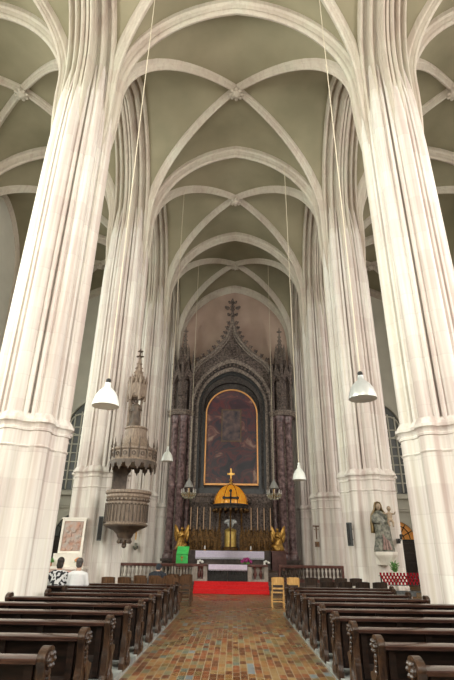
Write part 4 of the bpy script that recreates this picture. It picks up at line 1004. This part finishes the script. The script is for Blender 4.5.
speaker(4.34, 18.93, 1.92, 2.72, -0.8, 'dark grey column loudspeaker on the right pier left of the madonna')
# small fittings on the third piers
def crucifix(x, y, z, h, mt, label, tau=False):
    t = thing('wall_cross', (x, y, z), label, 'cross')
    MB().box(-0.03, 0.03, -0.03, 0.03, 0, h).box(-h*0.26, h*0.26, -0.03, 0.03, h*(0.9 if tau else 0.66), h*(1.0 if tau else 0.76)).build('cross', mt, t, 0)
    MB().tube([(0, -0.05, h*0.25), (0, -0.05, h*0.68)], [0.025, 0.035], 7).tube([(-h*0.2, -0.04, h*0.74), (0, -0.05, h*0.64), (h*0.2, -0.04, h*0.74)], 0.015, 6).ball((0, -0.06, h*0.76), 0.04, 7, 5).build('figure', mt, t)
crucifix(-4.95, 26.10, 2.20, 0.66, 'gold', 'small gilt crucifix on the pier behind the pulpit')
crucifix(4.30, 26.55, 2.35, 0.66, 'chair_brown', 'small wooden crucifix high on the right pier nearest the altarpiece', True)
t = thing('wall_plaque', (4.30, 26.53, 1.98), 'small brown figure plaque below the wooden crucifix on the right pier', 'plaque')
MB().box(-0.11, 0.11, -0.04, 0.03, 0, 0.26, 0.01).build('board', 'chair_brown', t, 0); MB().ball((0, -0.05, 0.15), (0.05, 0.03, 0.08), 7, 5).build('relief', 'oldgold', t)
t = thing('holy_water_font', (-4.92, 26.10, 1.72), 'small round green font bowl below the gilt crucifix', 'font')
MB().lathe([(0.03, 0), (0.12, 0.08), (0.15, 0.16), (0.15, 0.19), (0.10, 0.18)], (0, -0.06, 0), 12).build('bowl', 'statue', t); MB().box(-0.07, 0.07, -0.03, 0.08, 0.05, 0.34, 0.01).build('back_plate', 'statue', t, 0)

# ------------------------------------------------------------------ right pier: madonna, candles, plant
BR = tag(MB().lathe([(0.16, 0.0), (0.22, 0.1), (0.30, 0.22), (0.38, 0.30), (0.40, 0.34), (0.40, 0.42)], n=8, a0=pi/8).box(-0.20, 0.20, 0.1, 0.62, 0.0, 0.40).build('stone_bracket', 'relief_frame', None, 30, (5.27, 18.05, 1.32)), 'pale stone bracket under the madonna statue', 'bracket')
MA = thing('madonna_statue', (5.24, 18.05, 1.72), 'painted statue of a veiled woman holding a child on the right pier', 'statue')
def madonna():
    m = MB(); vs = []; fs = []; n = 40
    lev = [(0, .30, .20, 0, 0), (.08, .31, .21, 0, 0), (.3, .27, .19, .01, 0), (.55, .25, .18, .02, -.01), (.8, .25, .18, .0, -.02), (.98, .23, .165, -.03, -.01), (1.1, .20, .15, -.05, 0), (1.22, .20, .14, -.06, 0), (1.29, .13, .10, -.06, 0), (1.33, .055, .055, -.06, -.01)]
    for k, (z, rx, ry, ox, oy) in enumerate(lev):
        for i in range(n):
            a = 2*pi*i/n; fd = 1+(0.10*cos(9*a+2.2*z)+0.05*cos(5*a-3*z))*max(0, 1-z/1.25)
            vs.append((ox+rx*fd*cos(a), oy+ry*fd*sin(a), z))
    for k in range(len(lev)-1):
        for i in range(n): j = (i+1) % n; fs.append((k*n+i, k*n+j, (k+1)*n+j, (k+1)*n+i))
    fs.append(tuple(reversed(range(n)))); fs.append(tuple((len(lev)-1)*n+i for i in range(n)))
    m.add(vs, fs)
    m.tube([(-0.24, -0.01, 1.18), (-0.29, -0.10, 0.96), (-0.10, -0.22, 0.92)], [0.075, 0.07, 0.05], 8)
    m.tube([(0.12, -0.01, 1.18), (0.24, -0.10, 0.98), (0.16, -0.20, 0.98)], [0.075, 0.07, 0.05], 8)
    remesh(m.build('robe', 'statue', MA), 0.016)
    h = MB().ball((-0.06, -0.02, 1.45), (0.085, 0.10, 0.125), 14, 10).ball((-0.06, -0.125, 1.44), (0.016, 0.022, 0.03), 6, 5).tube([(-0.06, 0, 1.28), (-0.06, -0.01, 1.38)], 0.05, 8)
    h.ball((-0.092, -0.105, 1.465), (0.016, 0.012, 0.01), 6, 4).ball((-0.028, -0.105, 1.465), (0.016, 0.012, 0.01), 6, 4).ball((-0.06, -0.11, 1.395), (0.025, 0.012, 0.009), 6, 4)
    h.build('head', 'statue_flesh', MA, 60)
    v = MB(); vs = []; fs = []; lev = [(1.63, .02, .02), (1.60, .10, .10), (1.50, .135, .135), (1.38, .15, .14), (1.2, .26, .16), (0.95, .30, .18), (0.6, .31, .2)]; n = 24
    for k, (z, rx, ry) in enumerate(lev):
        for i in range(n):
            a = R(-35)+R(250)*i/(n-1); vs.append((-0.06+rx*cos(a)*(1+0.03*cos(7*a)), 0.02+ry*sin(a), z))
            
    for k in range(len(lev)-1):
        for i in range(n-1): fs.append((k*n+i, k*n+i+1, (k+1)*n+i+1, (k+1)*n+i))
    v.add(vs, fs); o = v.build('veil', 'statue_gold', MA, 60); sd = o.modifiers.new('solid', 'SOLIDIFY'); sd.thickness = 0.025
    p = MB()
    for k in range(3): p.tube([(-0.04+0.03*k, -0.16-0.02*sin(k), 0.62-0.1*k), (-0.03+0.07*k, -0.20, 0.34), (-0.05+0.10*k, -0.225, 0.08)], [0.012, 0.028, 0.04], 7)
    p.build('pink_underskirt', 'statue_pink', MA)
    c = MB().ball((0.24, -0.17, 1.12), (0.095, 0.09, 0.17), 10, 8).tube([(0.22, -0.22, 1.02), (0.14, -0.30, 0.95), (0.18, -0.32, 0.80)], [0.06, 0.045, 0.03], 7).tube([(0.28, -0.2, 1.02), (0.30, -0.30, 0.93), (0.29, -0.32, 0.78)], [0.06, 0.045, 0.03], 7)
    c.tube([(0.30, -0.18, 1.22), (0.38, -0.26, 1.20), (0.40, -0.33, 1.27)], [0.035, 0.028, 0.022], 6).tube([(0.17, -0.2, 1.22), (0.08, -0.26, 1.2), (0.02, -0.2, 1.25)], [0.035, 0.028, 0.022], 6).tube([(0.24, -0.17, 1.22), (0.24, -0.17, 1.36)], 0.04, 7)
    c.ball((0.24, -0.18, 1.38), (0.072, 0.078, 0.088), 10, 8)
    remesh(c.build('child', 'statue_flesh', MA), 0.013)
madonna()
MB().ball((0.0, 0.0, 0.02), (0.34, 0.25, 0.04), 14, 6).build('base_clouds', 'statue', MA)
RK = thing('votive_rack', (5.50, 17.15, 0), 'black stepped metal rack of red votive candles below the madonna', 'rack')
f = MB()
TI = [(-0.22, 0.78), (-0.06, 0.86), (0.10, 0.94), (0.26, 1.02)]
for y, z in TI: f.box(-0.72, 0.72, y-0.06, y+0.06, z-0.02, z)
f.build('tier', 'iron', RK, 0)
for sx in (-1, 1):
    for y, z in ((-0.22, 0.76), (0.26, 1.0)): MB().box(sx*0.66-0.02, sx*0.66+0.02, y-0.02, y+0.02, 0, z).build('leg', 'iron', RK, 0)
MB().box(-0.68, -0.64, -0.22, 0.26, 0.7, 0.76).box(0.64, 0.68, -0.22, 0.26, 0.7, 0.76).box(-0.3, 0.3, -0.1, 0.1, 0.45, 0.6).box(-0.66, 0.66, -0.02, 0.02, 0.55, 0.6).build('coin_box', 'speaker', RK, 0)
vc = None
for y, z in TI:
    for k in range(13):
        loc = (5.50-0.66+0.11*k, 17.15+y, z)
        if vc is None:
            vc = tag(MB().lathe([(0.026, 0), (0.033, 0.01), (0.037, 0.09), (0.034, 0.092), (0.028, 0.05), (0.002, 0.05)], n=10).build('votive_candle', 'votive', None, 40, loc), 'small red glass votive candle on the black rack below the madonna', 'candle', 'red votive candles on the rack')
        else: dup(vc, loc, vc['label'])
t = thing('potted_plant', (5.42, 17.75, 0.0), 'leafy green potted plant on a stand under the madonna bracket', 'plant')
MB().lathe([(0.2, 0), (0.2, 0.05), (0.05, 0.1), (0.05, 0.85), (0.2, 0.9), (0.2, 0.94)], n=14).build('stand', 'relief_frame', t)
MB().lathe([(0.08, 0.94), (0.12, 1.1), (0.13, 1.12), (0.1, 1.1)], n=14).build('pot', 'relief_frame', t)
lf = MB(); rnd = random.Random(3)
for k in range(40):
    a = rnd.uniform(0, 2*pi); e = rnd.uniform(0.3, 1.5); l = rnd.uniform(0.12, 0.36)
    p = Vector((l*cos(a)*cos(e)*0.6, l*sin(a)*cos(e)*0.6, 1.1+l*sin(e)))
    lf.tube([(0, 0, 1.08), p], 0.006, 4); lf.ball(p, (0.055, 0.03, 0.012), 6, 4, Matrix.Rotation(a, 3, 'Z') @ Matrix.Rotation(-e*0.6, 3, 'Y'))
lf.build('foliage', 'leaf', t)
t = thing('wall_lamp', (5.93, 18.42, 2.10), 'small black iron bracket lamp on the pier right of the madonna', 'lamp')
MB().tube([(0, 0.25, 0), (0, -0.12, 0), (0, -0.18, 0.06)], 0.016, 6).box(-0.04, 0.04, 0.05, 0.28, -0.08, 0.08).build('bracket', 'iron', t); MB().lathe([(0.03, 0.05), (0.05, 0.08), (0.05, 0.2), (0.02, 0.22)], (0, -0.18, 0), 10).build('cup', 'iron', t)

MA.scale = (1.08, 1.0, 1.03)
# ------------------------------------------------------------------ people
def fingers(m, wrist, dirv, side, r=0.008):
    w = Vector(wrist); d = Vector(dirv).normalized(); up = Vector((0, 0, 1)); sx = d.cross(up).normalized()
    m.ball(w+d*0.045, (0.042, 0.05, 0.02), 8, 6)
    for i, (o, l) in enumerate(((-0.030, 0.060), (-0.010, 0.072), (0.010, 0.068), (0.030, 0.052))):
        b0 = w+d*0.085+sx*o; m.tube([b0, b0+d*l*0.5+up*0.004, b0+d*l-up*0.014], [r, r*0.95, r*0.75], 6)
    b0 = w+d*0.03-sx*0.035*side; m.tube([b0, b0+d*0.03-sx*0.022*side, b0+d*0.062-sx*0.024*side-up*0.006], [r*1.2, r*1.1, r*0.8], 6)
def head(m, c, pitch=0.0):
    c = Vector(c); rt = Matrix.Rotation(pitch, 3, 'X')
    def q(x, y, z): return c + rt @ Vector((x, y, z))
    m.ball(q(0, 0, 0.015), (0.075, 0.095, 0.105), 14, 10, rt); m.ball(q(0, 0.035, -0.06), (0.055, 0.06, 0.06), 10, 8, rt)
    m.ball(q(0, 0.105, -0.012), (0.014, 0.022, 0.026), 6, 5, rt); m.ball(q(0, 0.088, -0.062), (0.024, 0.012, 0.009), 6, 4, rt)
    for s in (-1, 1): m.ball(q(s*0.032, 0.085, 0.018), (0.014, 0.010, 0.009), 6, 4, rt); m.ball(q(s*0.078, -0.005, -0.01), (0.012, 0.022, 0.032), 6, 5, rt)
def seated(x, y, label, top, hair, long_hair, bow=0.0, rz=0.0, zs=0.50, sleeve_long=False):
    t = thing('person', (x, y, zs), label, 'person', None, rz); t.scale = (1.12, 1.05, 1.08)
    sh = Vector((0, 0.06+0.40*sin(bow), 0.12+0.42*cos(bow)))          # shoulder centre above the seat
    hd = sh + Vector((0, 0.06+0.16*sin(bow*1.25), 0.22*cos(bow*1.25)))
    b = MB()
    b.tube([(0, 0.02, 0.10), (0, 0.05+0.2*sin(bow), 0.12+0.2*cos(bow)), tuple(sh)], [0.14, 0.13, 0.11], 12); head(b, hd, -bow*1.0)
    b.tube([tuple(sh), tuple(hd-Vector((0, 0.01, 0.05)))], [0.065, 0.055], 10)
    for s in (-1, 1):
        b.tube([(s*0.09, 0.02, 0.09), (s*0.10, 0.42, 0.09), (s*0.10, 0.45, -0.40)], [0.085, 0.062, 0.045], 10); b.tube([(s*0.10, 0.43, -0.43), (s*0.10, 0.60, -0.46)], [0.045, 0.035], 8)
        el = sh+Vector((s*0.23, 0.04, -0.28)); wr = Vector((s*0.08, 0.34+0.15*sin(bow), 0.20))
        b.tube([sh+Vector((s*0.16, 0, -0.02)), el, wr], [0.055, 0.045, 0.030], 8)
        fingers(b, wr, (-s*0.4, 0.9, 0), s)
    remesh(b.build('body', 'skin', t), 0.011)
    c = MB()
    c.tube([(0, 0.02, 0.03), (0, 0.03, 0.16), (0, 0.05+0.22*sin(bow), 0.13+0.22*cos(bow)), tuple(sh+Vector((0, 0, -0.03))), tuple(sh+Vector((0, 0.02, 0.045)))], [0.175, 0.17, 0.165, 0.15, 0.07], 14)
    for s in (-1, 1):
        el = sh+Vector((s*0.23, 0.04, -0.28)); wr = Vector((s*0.08, 0.34+0.15*sin(bow), 0.20)); p0 = sh+Vector((s*0.06, 0, -0.01)); p1 = sh+Vector((s*0.17, 0, -0.03))
        pts = [p0, p1, el] + ([el.lerp(wr, 0.9)] if sleeve_long else []); c.tube(pts, [0.085, 0.08, 0.066]+([0.045] if sleeve_long else []), 10)
    remesh(c.build('top', top, t), 0.014)
    l = MB()
    for s in (-1, 1): l.tube([(s*0.08, 0.0, 0.085), (s*0.10, 0.43, 0.085), (s*0.10, 0.46, -0.40)], [0.115, 0.085, 0.07], 10)
    remesh(l.build('trousers', 'trousers', t), 0.016)
    sh_ = MB()
    for s in (-1, 1): sh_.ball((s*0.10, 0.54, -0.465), (0.05, 0.13, 0.045), 10, 6)
    sh_.build('shoes', 'iron', t)
    h = MB(); rt = Matrix.Rotation(-bow, 3, 'X')
    h.ball(hd + rt @ Vector((0, -0.022, 0.045)), (0.088, 0.102, 0.098), 14, 9, rt); h.ball(hd+rt @ Vector((0, -0.055, -0.02)), (0.078, 0.06, 0.09), 12, 8, rt)
    if long_hair: h.ball(hd+rt @ Vector((0, -0.06, -0.05)), (0.088, 0.06, 0.10), 12, 8, rt)
    remesh(h.build('hair', hair, t), 0.014)
    return t
seated(-4.72, 14.22, 'seated person with dark hair in a black and white patterned top, far left pew', 'print', 'hair', True)
seated(-4.20, 14.22, 'seated person with short grey-brown hair in a white shirt, far left pew', 'shirt', 'hair_grey', False, zs=0.49)
seated(-2.62, 17.98, 'person in a dark slate jacket bowed forward on a brown chair, left', 'jacket', 'jacket', False, bow=0.78, zs=0.46, sleeve_long=True).scale = (1.25, 1.1, 1.18)
